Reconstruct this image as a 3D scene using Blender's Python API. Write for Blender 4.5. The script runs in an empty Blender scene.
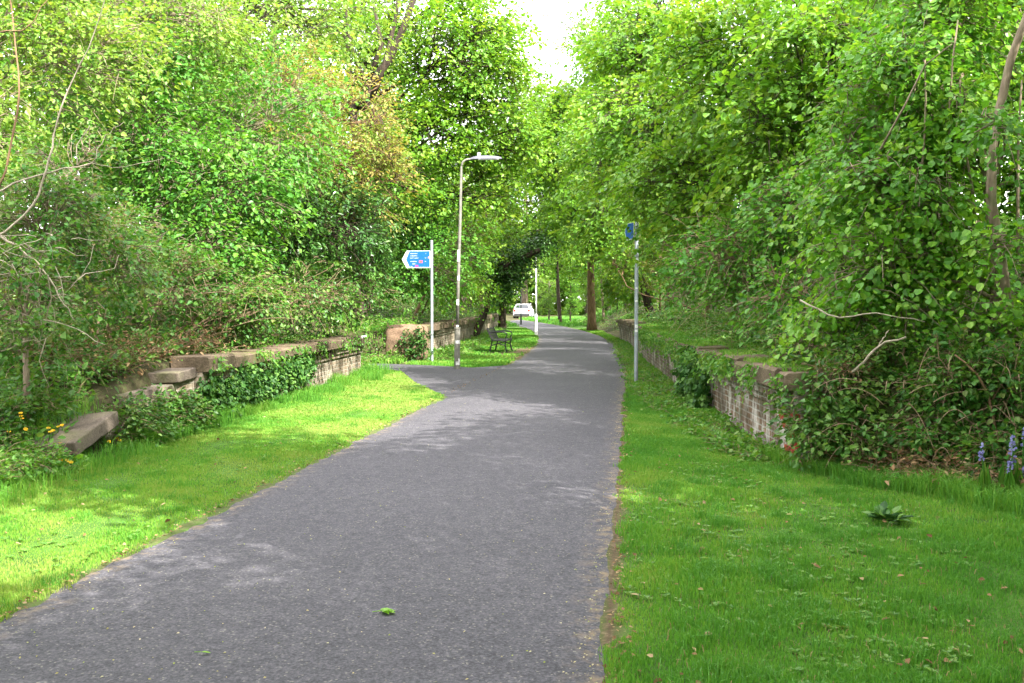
import bpy, math
import numpy as np
from mathutils import Matrix, Vector, Euler

R = math.radians
scene = bpy.context.scene
col = scene.collection

# ------------------------------------------------------------------ camera, sky, sun, exposure
CAM_H = 1.6
FPX = 995.0
cam_data = bpy.data.cameras.new('camera')
cam_data.sensor_width = 36.0
cam_data.lens = 36.0 * FPX / 1024.0
cam_data.clip_start = 0.05
cam_data.clip_end = 2000.0
cam = bpy.data.objects.new('camera', cam_data)
col.objects.link(cam)
cam.location = (0, 0, CAM_H)
cam.rotation_euler = (R(90 - 2.216), 0, R(6.82))
scene.camera = cam
CAM_M = Euler(cam.rotation_euler).to_matrix()

SUN_EL = 45.0
SUN_AZ = 132.0      # clockwise from +Y: behind the camera, to its right
world = bpy.data.worlds.new('World')
scene.world = world
world.use_nodes = True
wn = world.node_tree
wn.nodes.clear()
sky = wn.nodes.new('ShaderNodeTexSky')
sky.sky_type = 'NISHITA'
sky.sun_disc = False
sky.sun_elevation = R(SUN_EL)
sky.sun_rotation = R(SUN_AZ)
sky.air_density = 1.0
sky.dust_density = 3.0
sky.ozone_density = 1.0
bg = wn.nodes.new('ShaderNodeBackground')
bg.inputs['Strength'].default_value = 0.15
out = wn.nodes.new('ShaderNodeOutputWorld')
# broken white cloud over the blue
wtc = wn.nodes.new('ShaderNodeTexCoord')
wno = wn.nodes.new('ShaderNodeTexNoise'); wno.inputs['Scale'].default_value = 2.2; wno.inputs['Detail'].default_value = 7; wno.inputs['Roughness'].default_value = .6
wn.links.new(wtc.outputs['Generated'], wno.inputs['Vector'])
wra = wn.nodes.new('ShaderNodeValToRGB'); wra.color_ramp.elements[0].position = .30; wra.color_ramp.elements[1].position = .52
wn.links.new(wno.outputs[0], wra.inputs[0])
wmx = wn.nodes.new('ShaderNodeMix'); wmx.data_type = 'RGBA'
wn.links.new(wra.outputs[0], wmx.inputs[0]); wn.links.new(sky.outputs[0], wmx.inputs[6]); wmx.inputs[7].default_value = (6.2, 6.0, 6.1, 1)
wn.links.new(wmx.outputs[2], bg.inputs[0])
wn.links.new(bg.outputs[0], out.inputs[0])

sun_data = bpy.data.lights.new('sun', 'SUN')
sun_data.energy = 2.8
sun_data.angle = R(0.5)
sun_data.color = (1.0, 0.95, 0.86)
sun = bpy.data.objects.new('sun', sun_data)
col.objects.link(sun)
sd = Vector((math.sin(R(SUN_AZ)) * math.cos(R(SUN_EL)), math.cos(R(SUN_AZ)) * math.cos(R(SUN_EL)), math.sin(R(SUN_EL))))
sun.rotation_euler = sd.to_track_quat('Z', 'Y').to_euler()
sun.location = sd * 60

scene.view_settings.view_transform = 'Standard'
scene.view_settings.look = 'None'
scene.view_settings.exposure = 2.8
scene.view_settings.gamma = 1.0
scene.view_settings.use_curve_mapping = False
scene.render.engine = 'CYCLES'
scene.cycles.max_bounces = 8
scene.cycles.diffuse_bounces = 4
scene.cycles.glossy_bounces = 2
scene.cycles.transmission_bounces = 5
scene.cycles.use_denoising = True

# ------------------------------------------------------------------ small helpers
def P(px, py, Y):
    """a picture point at real distance Y ahead"""
    d = CAM_M @ Vector(((px - 512) / FPX, -(py - 341.5) / FPX, -1.0))
    t = Y / d.y
    return np.array((d.x * t, Y, CAM_H + d.z * t))

def G(px, py, z=0.0):
    d = CAM_M @ Vector(((px - 512) / FPX, -(py - 341.5) / FPX, -1.0))
    t = (z - CAM_H) / d.z
    return np.array((d.x * t, d.y * t, z))

def sstep(a, b, x):
    t = np.clip((np.asarray(x, float) - a) / (b - a), 0, 1)
    return t * t * (3 - 2 * t)

def wob(x, y, s, seed=0):
    """smooth cheap noise in about [-1, 1]"""
    r = np.random.default_rng(1000 + seed)
    v = 0.0
    for k in range(5):
        a, b, c = r.uniform(-1, 1), r.uniform(-1, 1), r.uniform(0, 6.28)
        n = math.hypot(a, b) + 1e-6
        f = s * (0.7 + 0.5 * k)
        v = v + np.sin((a / n * x + b / n * y) * f + c)
    return v / 3.2

class MB:
    """collects polygons with numpy and links them as ONE mesh object"""
    def __init__(self):
        self.v, self.f, self.n, self.mi, self.uv, self.at, self.count = [], [], [], [], [], {}, 0
    def add(self, verts, faces, uv=None, at=None, mi=0):
        verts = np.asarray(verts, float).reshape(-1, 3)
        faces = np.asarray(faces, np.int64)
        self.v.append(verts)
        self.f.append((faces + self.count).ravel())
        self.n.append(np.full(len(faces), faces.shape[1], np.int64))
        self.mi.append(np.full(len(faces), mi, np.int64))
        self.uv.append(np.zeros((len(verts), 2)) if uv is None else np.asarray(uv, float))
        at = at or {}
        for k in set(at) | set(self.at):
            cur = self.at.setdefault(k, [])
            have = sum(len(c) for c in cur)
            if have < self.count:
                cur.append(np.zeros(self.count - have))
            if k in at:
                cur.append(np.broadcast_to(np.asarray(at[k], float), (len(verts),)).copy())
        self.count += len(verts)
    def box(self, c, s, rot=None, mi=0):
        q = np.array([[x, y, z] for x in (-.5, .5) for y in (-.5, .5) for z in (-.5, .5)]) * np.asarray(s, float)
        if rot is not None:
            q = q @ np.array(Euler(rot).to_matrix()).T
        self.add(q + np.asarray(c, float), [[0, 1, 3, 2], [4, 6, 7, 5], [0, 4, 5, 1], [2, 3, 7, 6], [0, 2, 6, 4], [1, 5, 7, 3]], mi=mi)
    def tube(self, pts, rad, sides=6, cap=True, at=None, mi=0):
        pts = np.asarray(pts, float)
        rad = np.broadcast_to(np.asarray(rad, float), (len(pts),))
        t = np.gradient(pts, axis=0)
        t /= np.linalg.norm(t, axis=1)[:, None] + 1e-9
        up = np.array((0.13, 0.07, 1.0)) if abs(t[:, 2]).mean() < .8 else np.array((1.0, .1, 0.05))
        s = np.cross(t, up); s /= np.linalg.norm(s, axis=1)[:, None] + 1e-9
        n = np.cross(s, t)
        a = np.linspace(0, 2 * np.pi, sides, endpoint=False)
        ring = pts[:, None] + rad[:, None, None] * (np.cos(a)[None, :, None] * s[:, None] + np.sin(a)[None, :, None] * n[:, None])
        m = len(pts)
        i, j = np.meshgrid(np.arange(m - 1), np.arange(sides), indexing='ij')
        k = (j + 1) % sides
        f = np.stack([i * sides + j, i * sides + k, (i + 1) * sides + k, (i + 1) * sides + j], -1).reshape(-1, 4)
        L = np.concatenate([[0], np.cumsum(np.linalg.norm(np.diff(pts, axis=0), axis=1))])
        uv = np.stack([np.tile(a / 6.283, m), np.repeat(L, sides)], 1)
        self.add(ring.reshape(-1, 3), f, uv=uv, at=at, mi=mi)
        if cap:
            b = self.count - m * sides
            self.f.append(np.arange(b + sides - 1, b - 1, -1)); self.f.append(np.arange(self.count - sides, self.count))
            self.n.append(np.array([sides, sides])); self.mi.append(np.array([mi, mi]))
    def lathe(self, prof, c, sides=16, mi=0):
        c = np.asarray(c, float)
        self.tube([(c[0], c[1], c[2] + z) for r, z in prof], [max(r, 1e-4) for r, z in prof], sides, mi=mi)
    def build(self, name, mats, parent=None, origin=None, smooth=False):
        me = bpy.data.meshes.new(name)
        v = np.concatenate(self.v)
        if origin is None:
            origin = np.array(parent.matrix_world.translation) if parent is not None else np.zeros(3)
            q = parent
            origin = np.zeros(3)
            while q is not None:
                origin = origin + np.array(q.location); q = q.parent
        v = v - origin
        f = np.concatenate(self.f); n = np.concatenate(self.n)
        me.vertices.add(len(v)); me.vertices.foreach_set('co', v.astype(np.float32).ravel())
        me.loops.add(len(f)); me.loops.foreach_set('vertex_index', f.astype(np.int32))
        me.polygons.add(len(n))
        st = np.concatenate([[0], np.cumsum(n)[:-1]])
        me.polygons.foreach_set('loop_start', st.astype(np.int32))
        me.polygons.foreach_set('material_index', np.concatenate(self.mi).astype(np.int32))
        me.polygons.foreach_set('use_smooth', np.full(len(n), bool(smooth)))
        uv = np.concatenate(self.uv)
        if np.any(uv):
            lay = me.uv_layers.new(name='UVMap')
            lay.data.foreach_set('uv', uv[f].astype(np.float32).ravel())
        for k, c in self.at.items():
            c = np.concatenate(c) if c else np.zeros(0)
            c = np.concatenate([c, np.zeros(len(v) - len(c))])
            a = me.attributes.new(k, 'FLOAT', 'POINT')
            a.data.foreach_set('value', c.astype(np.float32))
        me.update(calc_edges=True)
        for m in (mats if isinstance(mats, (list, tuple)) else [mats]):
            me.materials.append(m)
        o = bpy.data.objects.new(name, me)
        col.objects.link(o)
        if parent is not None:
            o.parent = parent
        return o

def tag(o, label=None, cat=None, group=None, kind=None):
    if label: o['label'] = label
    if cat: o['category'] = cat
    if group: o['group'] = group
    if kind: o['kind'] = kind
    return o

def thing(name, loc, label, cat, group=None):
    o = bpy.data.objects.new(name, None)
    o.empty_display_size = .2
    col.objects.link(o)
    o.location = Vector([float(c) for c in loc])
    return tag(o, label, cat, group)

def copy_tree(o, parent=None):
    c = o.copy(); col.objects.link(c); c.parent = parent
    for ch in list(o.children):
        copy_tree(ch, c)
    return c

def dup(root, loc, rz=0.0, sc=1.0, label=None, group=None):
    c = copy_tree(root)
    c.location = Vector([float(q) for q in loc]); c.rotation_euler = (0, 0, rz)
    c.scale = (sc, sc, sc) if np.isscalar(sc) else sc
    if label: c['label'] = label
    if group: c['group'] = group
    return c

# ------------------------------------------------------------------ materials
def nodes_of(name):
    m = bpy.data.materials.new(name); m.use_nodes = True
    nt = m.node_tree
    b = nt.nodes['Principled BSDF']
    return m, nt, b

def N(nt, t, **kw):
    n = nt.nodes.new(t)
    for k, v in kw.items():
        if k in n.inputs.keys() if isinstance(k, str) else False:
            n.inputs[k].default_value = v
        else:
            setattr(n, k, v)
    return n

def ramp(nt, stops):
    r = nt.nodes.new('ShaderNodeValToRGB')
    el = r.color_ramp.elements
    while len(el) < len(stops): el.new(0.5)
    for e, (p, c) in zip(el, stops):
        e.position = p; e.color = (c[0], c[1], c[2], 1)
    return r

def noise(nt, scale, detail=4, rough=.55, vec=None, dist=0.0):
    n = nt.nodes.new('ShaderNodeTexNoise')
    n.inputs['Scale'].default_value = scale; n.inputs['Detail'].default_value = detail
    n.inputs['Roughness'].default_value = rough; n.inputs['Distortion'].default_value = dist
    if vec is not None: nt.links.new(vec, n.inputs['Vector'])
    return n

def mixc(nt, fac, a, b, mode='MIX'):
    m = nt.nodes.new('ShaderNodeMix'); m.data_type = 'RGBA'; m.blend_type = mode
    for s, v in ((m.inputs[0], fac), (m.inputs[6], a), (m.inputs[7], b)):
        if isinstance(v, bpy.types.NodeSocket): nt.links.new(v, s)
        elif isinstance(v, (tuple, list)): s.default_value = (v[0], v[1], v[2], 1)
        else: s.default_value = v
    return m.outputs[2]

def bump(nt, b, h, strength=.5, dist=.02):
    n = nt.nodes.new('ShaderNodeBump')
    n.inputs['Strength'].default_value = strength; n.inputs['Distance'].default_value = dist
    nt.links.new(h, n.inputs['Height']); nt.links.new(n.outputs[0], b.inputs['Normal'])

def simple_mat(name, c, rough=.6, metal=0.0, var=.25, scale=6.0, spec=.4):
    m, nt, b = nodes_of(name)
    tc = nt.nodes.new('ShaderNodeTexCoord')
    n = noise(nt, scale, 5, .6, tc.outputs['Object'])
    lo = tuple(x * (1 - var) for x in c); hi = tuple(min(1, x * (1 + var)) for x in c)
    r = ramp(nt, [(.3, lo), (.7, hi)])
    nt.links.new(n.outputs[0], r.inputs[0]); nt.links.new(r.outputs[0], b.inputs['Base Color'])
    b.inputs['Roughness'].default_value = rough; b.inputs['Metallic'].default_value = metal
    b.inputs['Specular IOR Level'].default_value = spec
    return m

LEAF_TONE = {'lime_leaf': (1.0, 1.0, 1.0), 'maple_leaf': (.92, .93, 1.0), 'elder_leaf': (.9, .95, 1.0), 'pale_spring_leaf': (.80, .88, .9), 'copper_tipped_leaf': (.74, .80, .95), 'rusty_bramble_leaf': (.74, .86, .85), 'bramble_leaf': (1.0, .92, .9), 'grass_blade': (1.02, 1.12, 1.4), 'ivy_leaf': (.8, .8, .9), 'dark_evergreen_leaf': (1.5, 1.4, 1.3)}
def leaf_mat(name, stops_in, trans=(1.5, 1.35, .7), tfac=.42, rough=.42, spec=.35):
    """stops over the per-leaf random value; thin leaves let light through"""
    k_ = LEAF_TONE.get(name, (1, 1, 1))
    stops = [(q, tuple(min(.95, x * y) for x, y in zip(c, k_))) for q, c in stops_in]
    m, nt, b = nodes_of(name)
    a = nt.nodes.new('ShaderNodeAttribute'); a.attribute_name = 'rnd'
    r = ramp(nt, stops)
    nt.links.new(a.outputs['Fac'], r.inputs[0])
    b.inputs['Roughness'].default_value = rough
    b.inputs['Specular IOR Level'].default_value = spec
    nt.links.new(r.outputs[0], b.inputs['Base Color'])
    tr = nt.nodes.new('ShaderNodeBsdfTranslucent')
    tcol = mixc(nt, 1.0, r.outputs[0], trans, 'MULTIPLY')
    nt.links.new(tcol, tr.inputs['Color'])
    mx = nt.nodes.new('ShaderNodeMixShader'); mx.inputs[0].default_value = tfac
    nt.links.new(b.outputs[0], mx.inputs[1]); nt.links.new(tr.outputs[0], mx.inputs[2])
    nt.links.new(mx.outputs[0], nt.nodes['Material Output'].inputs['Surface'])
    return m

def evenly(cs):
    return [((i + .5) / len(cs), c) for i, c in enumerate(cs)]

M = {}
M['lime'] = leaf_mat('lime_leaf', evenly([(.06, .19, .018), (.085, .25, .022), (.11, .29, .025), (.16, .34, .03), (.21, .38, .045)]))
M['maple'] = leaf_mat('maple_leaf', evenly([(.085, .22, .02), (.11, .27, .02), (.14, .31, .022), (.18, .34, .03), (.22, .34, .035)]))
M['elder'] = leaf_mat('elder_leaf', evenly([(.06, .19, .03), (.085, .24, .03), (.11, .28, .032), (.15, .31, .035)]))
M['pale'] = leaf_mat('pale_spring_leaf', evenly([(.14, .28, .04), (.19, .33, .05), (.24, .37, .06), (.28, .36, .07)]))
M['copper'] = leaf_mat('copper_tipped_leaf', evenly([(.10, .23, .03), (.17, .30, .03), (.24, .33, .045), (.29, .33, .055), (.38, .30, .07)]))
M['rusty'] = leaf_mat('rusty_bramble_leaf', evenly([(.05, .16, .022), (.08, .21, .028), (.12, .24, .035), (.15, .25, .045), (.20, .20, .055)]))
M['bramble'] = leaf_mat('bramble_leaf', evenly([(.035, .12, .018), (.05, .16, .022), (.075, .20, .025), (.12, .24, .04)]), tfac=.32)
M['dark'] = leaf_mat('dark_evergreen_leaf', evenly([(.018, .062, .012), (.025, .085, .015), (.04, .115, .02), (.06, .14, .025)]), tfac=.2, rough=.3, spec=.5)
M['ivy'] = leaf_mat('ivy_leaf', evenly([(.022, .08, .014), (.035, .115, .018), (.06, .17, .025), (.12, .25, .04)]), tfac=.25, rough=.5, spec=.25)
M['herb'] = leaf_mat('herb_leaf', evenly([(.05, .17, .02), (.08, .22, .025), (.11, .26, .03), (.16, .27, .05)]))
M['grass'] = leaf_mat('grass_blade', evenly([(.055, .17, .018), (.08, .215, .02), (.11, .25, .024), (.16, .28, .03), (.24, .29, .055)]), tfac=.35, rough=.5, spec=.25)
M['dry'] = leaf_mat('dry_leaf', evenly([(.13, .075, .035), (.20, .12, .06), (.28, .18, .09), (.34, .25, .14)]), trans=(1, 1, 1), tfac=.2, rough=.8, spec=.1)
M['petal'] = leaf_mat('fallen_petal', evenly([(.30, .28, .10), (.42, .36, .18), (.5, .45, .3), (.25, .3, .06)]), trans=(1, 1, 1), tfac=.3, rough=.7, spec=.1)
M['yellow'] = leaf_mat('yellow_petal', evenly([(.78, .50, .01), (.82, .58, .02), (.80, .42, .01)]), trans=(1, 1, 1), tfac=.35)
M['blue_flower'] = leaf_mat('bluebell_petal', evenly([(.20, .20, .44), (.28, .28, .54), (.36, .36, .62)]), trans=(1, 1, 1), tfac=.3)
M['green_leaf'] = leaf_mat('fallen_green_leaf', evenly([(.16, .36, .02), (.22, .42, .03)]))

def bark_mat(name, a, b_, scale=5.0, moss=.0):
    m, nt, b = nodes_of(name)
    tc = nt.nodes.new('ShaderNodeTexCoord')
    mp = nt.nodes.new('ShaderNodeMapping'); mp.inputs['Scale'].default_value = (1, 1, .22)
    nt.links.new(tc.outputs['Object'], mp.inputs[0])
    n = noise(nt, scale * 3, 6, .65, mp.outputs[0])
    r = ramp(nt, [(.32, a), (.68, b_)])
    nt.links.new(n.outputs[0], r.inputs[0])
    c = r.outputs[0]
    if moss:
        n2 = noise(nt, 2.5, 4, .6, tc.outputs['Object'])
        r2 = ramp(nt, [(.5, (0, 0, 0)), (.62, (moss, moss, moss))])
        nt.links.new(n2.outputs[0], r2.inputs[0])
        c = mixc(nt, r2.outputs[0], c, (.07, .12, .03))
    nt.links.new(c, b.inputs['Base Color'])
    b.inputs['Roughness'].default_value = .85; b.inputs['Specular IOR Level'].default_value = .2
    bump(nt, b, n.outputs[0], .8, .02)
    return m
M['bark'] = bark_mat('grey_brown_bark', (.045, .035, .025), (.14, .11, .08), moss=.6)
M['bark_pale'] = bark_mat('pale_bark', (.12, .09, .06), (.30, .24, .17), moss=.4)
M['bark_brown'] = bark_mat('brown_bark', (.09, .055, .03), (.24, .15, .085))
M['bark_dark'] = bark_mat('dark_bark', (.018, .014, .010), (.07, .052, .036))
M['deadwood'] = bark_mat('bleached_dead_wood', (.24, .20, .15), (.46, .40, .31))
M['stem'] = bark_mat('dry_stem', (.13, .085, .05), (.34, .25, .16))

# ------------------------------------------------------------------ foliage builders
def unit(a):
    return a / (np.linalg.norm(a, axis=-1, keepdims=True) + 1e-9)

LEAF_SHAPES = {   # (along, across) of r1, r2; the left side mirrors it
    'ovate': ((.28, .36), (.70, .26)),
    'round': ((.25, .46), (.72, .36)),
    'narrow': ((.30, .20), (.68, .16)),
    'diamond': None,
}
def leaves(mb, pos, axis, nrm, ln, shape='ovate', rnd=None, rng=None, fold=.18, curl=.22, wid=1.0, mi=0):
    m = len(pos)
    axis = unit(axis)
    nrm = unit(nrm - axis * (nrm * axis).sum(-1, keepdims=True))
    side = np.cross(axis, nrm)
    ln = np.broadcast_to(ln, (m,))[:, None]
    if shape == 'diamond':
        c = [(0, 0), (.45, .34 * wid), (1, 0), (.45, -.34 * wid)]
    else:
        (a1, b1), (a2, b2) = LEAF_SHAPES[shape]
        c = [(0, 0), (a1, b1 * wid), (a2, b2 * wid), (1, 0), (a2, -b2 * wid), (a1, -b1 * wid)]
    V = []
    for a, b in c:
        V.append(pos + axis * (ln * a) + side * (ln * b) + nrm * (ln * (fold * abs(b) - curl * a * a)))
    k = len(c)
    V = np.stack(V, 1).reshape(-1, 3)
    base = (np.arange(m) * k)[:, None]
    if k == 4:
        F = np.concatenate([base + np.array([[0, 1, 2]]), base + np.array([[0, 2, 3]])])
    else:
        F = np.concatenate([base + np.array([[0, 1, 2, 3]]), base + np.array([[0, 3, 4, 5]])])
    mb.add(V, F, at={'rnd': np.repeat(rnd if rnd is not None else rng.random(m), k)}, mi=mi)

def sprays(mb, wood, p, d, n, L, W, size, rng, droop=.35, shape='ovate', flat=.55, tint=0.0, tint_amp=.35, wid=1.0, twig=.006, hang=.3):
    """leafy sprays: n leaves set along a twig and its side shoots, roughly in one plane that faces up"""
    p = np.asarray(p, float); d = unit(np.asarray(d, float)); m = len(p)
    up = np.array((0, 0, 1.0))
    s = unit(np.cross(d, up + rng.normal(0, .35, (m, 3))))
    w = np.cross(s, d)
    Lm = L * rng.uniform(.7, 1.25, (m, 1)); Wm = W * rng.uniform(.7, 1.25, (m, 1))
    t = rng.uniform(.02, 1.0, (m, n)); lat = rng.uniform(-1, 1, (m, n)) * np.sqrt(np.clip(1.15 - t, .12, 1)) * np.clip(t * 2.5 + .15, 0, 1)
    th = rng.normal(0, .16, (m, n))
    pos = (p[:, None] + d[:, None] * (t * Lm)[..., None] + s[:, None] * (lat * Wm)[..., None]
           + w[:, None] * (th * Lm * (1 - flat))[..., None] * 1.6)
    pos = pos - up * (droop * Lm * (t ** 2 + .5 * lat ** 2))[..., None]
    ax = d[:, None] * .75 + s[:, None] * (np.sign(lat) * .75)[..., None] - up * hang + rng.normal(0, .38, (m, n, 3))
    nr = w[:, None] * .25 + up * .75 + rng.normal(0, .42, (m, n, 3))
    sz = size * rng.uniform(.45, 1.3, (m, n)) * rng.uniform(.8, 1.2, (m, 1))
    base = rng.uniform(.5 - tint_amp, .5 + tint_amp, (m, 1)) + tint
    if not np.isscalar(tint) and np.ndim(tint): base = rng.uniform(.5 - tint_amp, .5 + tint_amp, (m, 1)) + np.asarray(tint)[:, None]
    rnd = np.clip(base + rng.normal(0, .14, (m, n)) + .12 * (t - .5), 0.01, .99)
    leaves(mb, pos.reshape(-1, 3), ax.reshape(-1, 3), nr.reshape(-1, 3), sz.ravel(), shape, rnd.ravel(), wid=wid)
    if wood is not None and twig:
        k = 4
        tt = np.linspace(0, .95, k)
        line = p[:, None] + d[:, None] * (tt * Lm)[..., None] - up * (droop * Lm * tt ** 2)[..., None]
        tubes_many(wood, line, np.linspace(twig, twig * .35, k), 3)

def tubes_many(mb, lines, rad, sides=4):
    """many polylines (m,k,3) with one radius profile (k,) or (m,k)"""
    lines = np.asarray(lines, float); m, k, _ = lines.shape
    rad = np.broadcast_to(rad, (m, k))
    t = unit(np.gradient(lines, axis=1))
    ref = np.array((.31, .22, .9))
    s = unit(np.cross(t, ref)); q = np.cross(s, t)
    a = np.linspace(0, 2 * np.pi, sides, endpoint=False)
    ring = lines[:, :, None] + rad[:, :, None, None] * (np.cos(a)[None, None, :, None] * s[:, :, None] + np.sin(a)[None, None, :, None] * q[:, :, None])
    I, J, K = np.meshgrid(np.arange(m), np.arange(k - 1), np.arange(sides), indexing='ij')
    K2 = (K + 1) % sides
    b = I * k * sides
    f = np.stack([b + J * sides + K, b + J * sides + K2, b + (J + 1) * sides + K2, b + (J + 1) * sides + K], -1).reshape(-1, 4)
    mb.add(ring.reshape(-1, 3), f)

def curve_between(a, b, rng, k=6, bow=.15, sag=0.0):
    a = np.asarray(a, float); b = np.asarray(b, float)
    t = np.linspace(0, 1, k)[:, None]
    L = np.linalg.norm(b - a)
    off = rng.normal(0, 1, 3) * bow * L
    off2 = rng.normal(0, 1, 3) * bow * .4 * L
    return a + (b - a) * t + off * (t * (1 - t)) * 1.6 + off2 * np.sin(t * 6.28) * .5 + np.array((0, 0, -sag * L)) * (t * (1 - t)) * 4

def lobe_points(c, r, n, rng, shell=.55, gaps=.35):
    d = unit(rng.normal(0, 1, (n * 3, 3)))
    ph = rng.uniform(0, 6.28, 6); ks = rng.normal(0, 2.2, (6, 3))
    nz = sum(np.sin(d @ ks[i] + ph[i]) for i in range(6)) / 3.0
    rad = rng.uniform(shell ** 3, 1, n * 3) ** (1 / 3) * (.9 + .2 * nz)
    p = d * rad[:, None]
    k2 = rng.normal(0, 3.0, (5, 3)); p2 = rng.uniform(0, 6.28, 5)
    g = sum(np.sin(p @ k2[i] + p2[i]) for i in range(5)) / 2.5
    o = np.argsort(-(g + rng.normal(0, .5, len(g))))
    keep = o[:int(len(o) * (1 - gaps))]
    keep = rng.permutation(keep)[:n]
    return np.asarray(c) + p[keep] * np.asarray(r), d[keep]

DENS = 1.5
def tree(name, base, trunk_pts, trunk_r, lobes, label, cat='tree', leaf='maple', bark='bark', seed=1, clumps=120, per=22, size=.1,
         L=.6, W=.35, droop=.3, shape='ovate', wid=1.0, limb_r=.05, group=None, tint_fn=None, shell=.5, hang=.3, up_bias=.1, gaps=.35, flat=.55, twig=.006, crown='crown', extra=None):
    """a tapered trunk, a limb to every lobe, branches to every clump, leafy sprays on their ends"""
    rng = np.random.default_rng(seed)
    clumps = int(clumps * DENS); gaps = gaps * .7
    root = thing(name, base, label, cat, group)
    base = np.asarray(base, float)
    wood, crown_mb = MB(), MB()
    tp = np.asarray(trunk_pts, float)
    # smooth trunk
    if len(tp) > 2:
        tt = np.linspace(0, len(tp) - 1, len(tp) * 4)
        tp = np.stack([np.interp(tt, np.arange(len(tp)), tp[:, i]) for i in range(3)], 1)
        for _ in range(2):
            tp[1:-1] = (tp[:-2] + 2 * tp[1:-1] + tp[2:]) / 4
    rr = np.linspace(1, .35, len(tp)) * trunk_r
    rr[0] *= 1.35
    wood.tube(tp, rr, 10)
    tot = sum(np.prod(l[1]) ** (2 / 3) for l in lobes)
    for c, r in lobes:
        c = np.asarray(c, float); r = np.asarray(r, float) * np.ones(3)
        n = max(6, int(clumps * np.prod(r) ** (2 / 3) / tot))
        dist = np.linalg.norm(tp - (c - np.array((0, 0, r[2] * .7))), axis=1) + np.linspace(.6, 0, len(tp)) * 0
        a = tp[max(1, int(np.argmin(dist)))]
        limb = curve_between(a, c, rng, 8, .12)
        wood.tube(limb, np.linspace(limb_r, limb_r * .45, 8), 6)
        pts, dirs = lobe_points(c, r, n, rng, shell, gaps)
        # a few secondary branches, then one twig per clump
        nsec = max(3, n // 14)
        cent = pts[rng.permutation(n)[:nsec]]
        lab = np.argmin(((pts[:, None] - cent[None]) ** 2).sum(-1), 1)
        for k in range(nsec):
            m_ = pts[lab == k]
            if len(m_) == 0: continue
            b = limb[rng.integers(2, 8)]
            e = c + (m_.mean(0) - c) * .8
            sec = curve_between(b, e, rng, 6, .14)
            wood.tube(sec, np.linspace(limb_r * .42, limb_r * .2, 6), 5)
            js = rng.integers(2, 6, len(m_))
            A = sec[js]
            t = np.linspace(0, 1, 4)[None, :, None]
            bend = rng.normal(0, .08, (len(m_), 1, 3))
            ln = A[:, None] + (m_[:, None] - A[:, None]) * t + bend * np.sin(t * 3.14)
            tubes_many(wood, ln, np.linspace(limb_r * .2, twig, 4), 4)
        out = dirs * np.array((1, 1, .45)) + np.array((0, 0, up_bias)) + rng.normal(0, .3, (n, 3))
        tint = 0.0
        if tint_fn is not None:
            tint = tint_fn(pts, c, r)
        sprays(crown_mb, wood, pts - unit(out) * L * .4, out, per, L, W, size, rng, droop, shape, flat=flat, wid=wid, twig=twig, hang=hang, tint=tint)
    if extra is not None: extra(wood, crown_mb, rng)
    wood.build('trunk', M[bark], root, smooth=True)
    crown_mb.build(crown, M[leaf], root)
    return root

# ------------------------------------------------------------------ layout of the ground
WL = np.array([(-5.40, 7.0), (-5.45, 12.0), (-5.95, 21.5), (-5.9, 26.6), (-6.6, 40), (-8.3, 62)])      # left platform face x(y)
WR = np.array([(1.85, 7.0), (1.63, 9.8), (.96, 16.4), (.42, 27), (0.0, 38), (-.5, 43.5), (-1.6, 55), (-4.5, 75)])
def xl(y): return np.interp(y, WL[:, 1], WL[:, 0])
def xr(y): return np.interp(y, WR[:, 1], WR[:, 0])
PC = np.array([(-1.62, -14), (-1.62, 24), (-1.72, 30), (-2.05, 38), (-2.95, 48), (-4.3, 58), (-6.3, 69), (-9.3, 83), (-12.5, 96)])   # path centre line
def xc(y): return np.interp(y, PC[:, 1], PC[:, 0])

def land(x, y):
    x = np.asarray(x, float); y = np.asarray(y, float)
    far = sstep(60, 74, y)
    # left
    d = xl(y) - x
    gap = sstep(21.32, 21.6, y) * (1 - sstep(26.3, 26.65, y))
    rampf = sstep(8.0, 12.1, y)
    plat = .84 * rampf * (1 - far) * (1 - gap)
    face = sstep(.12, .36, d)
    # before the ramp the ground rises softly instead of in a step
    soft = sstep(-.2, 2.6, d)
    step_l = np.where(y < 12.1, face * rampf + soft * .25 * (1 - rampf), face)
    hl = plat * face + .35 * soft * (1 - rampf) * (1 - far)
    bank_l = np.clip(d - 1.6, 0, 40) * .42
    bank_l = 4.6 * (1 - np.exp(-bank_l / 4.6)) * (1 - far * .85)
    bank_l = bank_l * (1 - .8 * gap)
    hl = hl + bank_l
    # right
    near = 1 - sstep(8.8, 9.9, y)
    xr_near = np.interp(y, [0, 7, 8.3, 8.9, 9.8], [4.6, 4.3, 3.4, 2.6, 1.8])
    e = x - np.where(y < 9.8, np.maximum(xr(y), xr_near), xr(y))
    farr = sstep(43.3, 47, y)
    plat_r = .86 * (1 - farr) * np.where(y < 9.75, 0, 1)
    hr = plat_r * sstep(.12, .36, e) + np.where(y < 9.75, .55 * sstep(0, 1.2, e), 0) + .5 * farr * sstep(.3, 1.6, e)
    b = np.clip(e - 1.3, 0, 40) * .5
    hr = hr + 5.0 * (1 - np.exp(-b / 5.0)) * (1 - .75 * sstep(72, 90, y))
    # verge rises a little towards the right wall
    verge = .10 * sstep(.3, 1.3, x - (xc(y) + 1.5)) * (x < xr(y) + .1) * sstep(11, 15, y)
    h = np.where(d > 0, hl, 0) + np.where(e > 0, hr, 0) + verge
    return h

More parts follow.
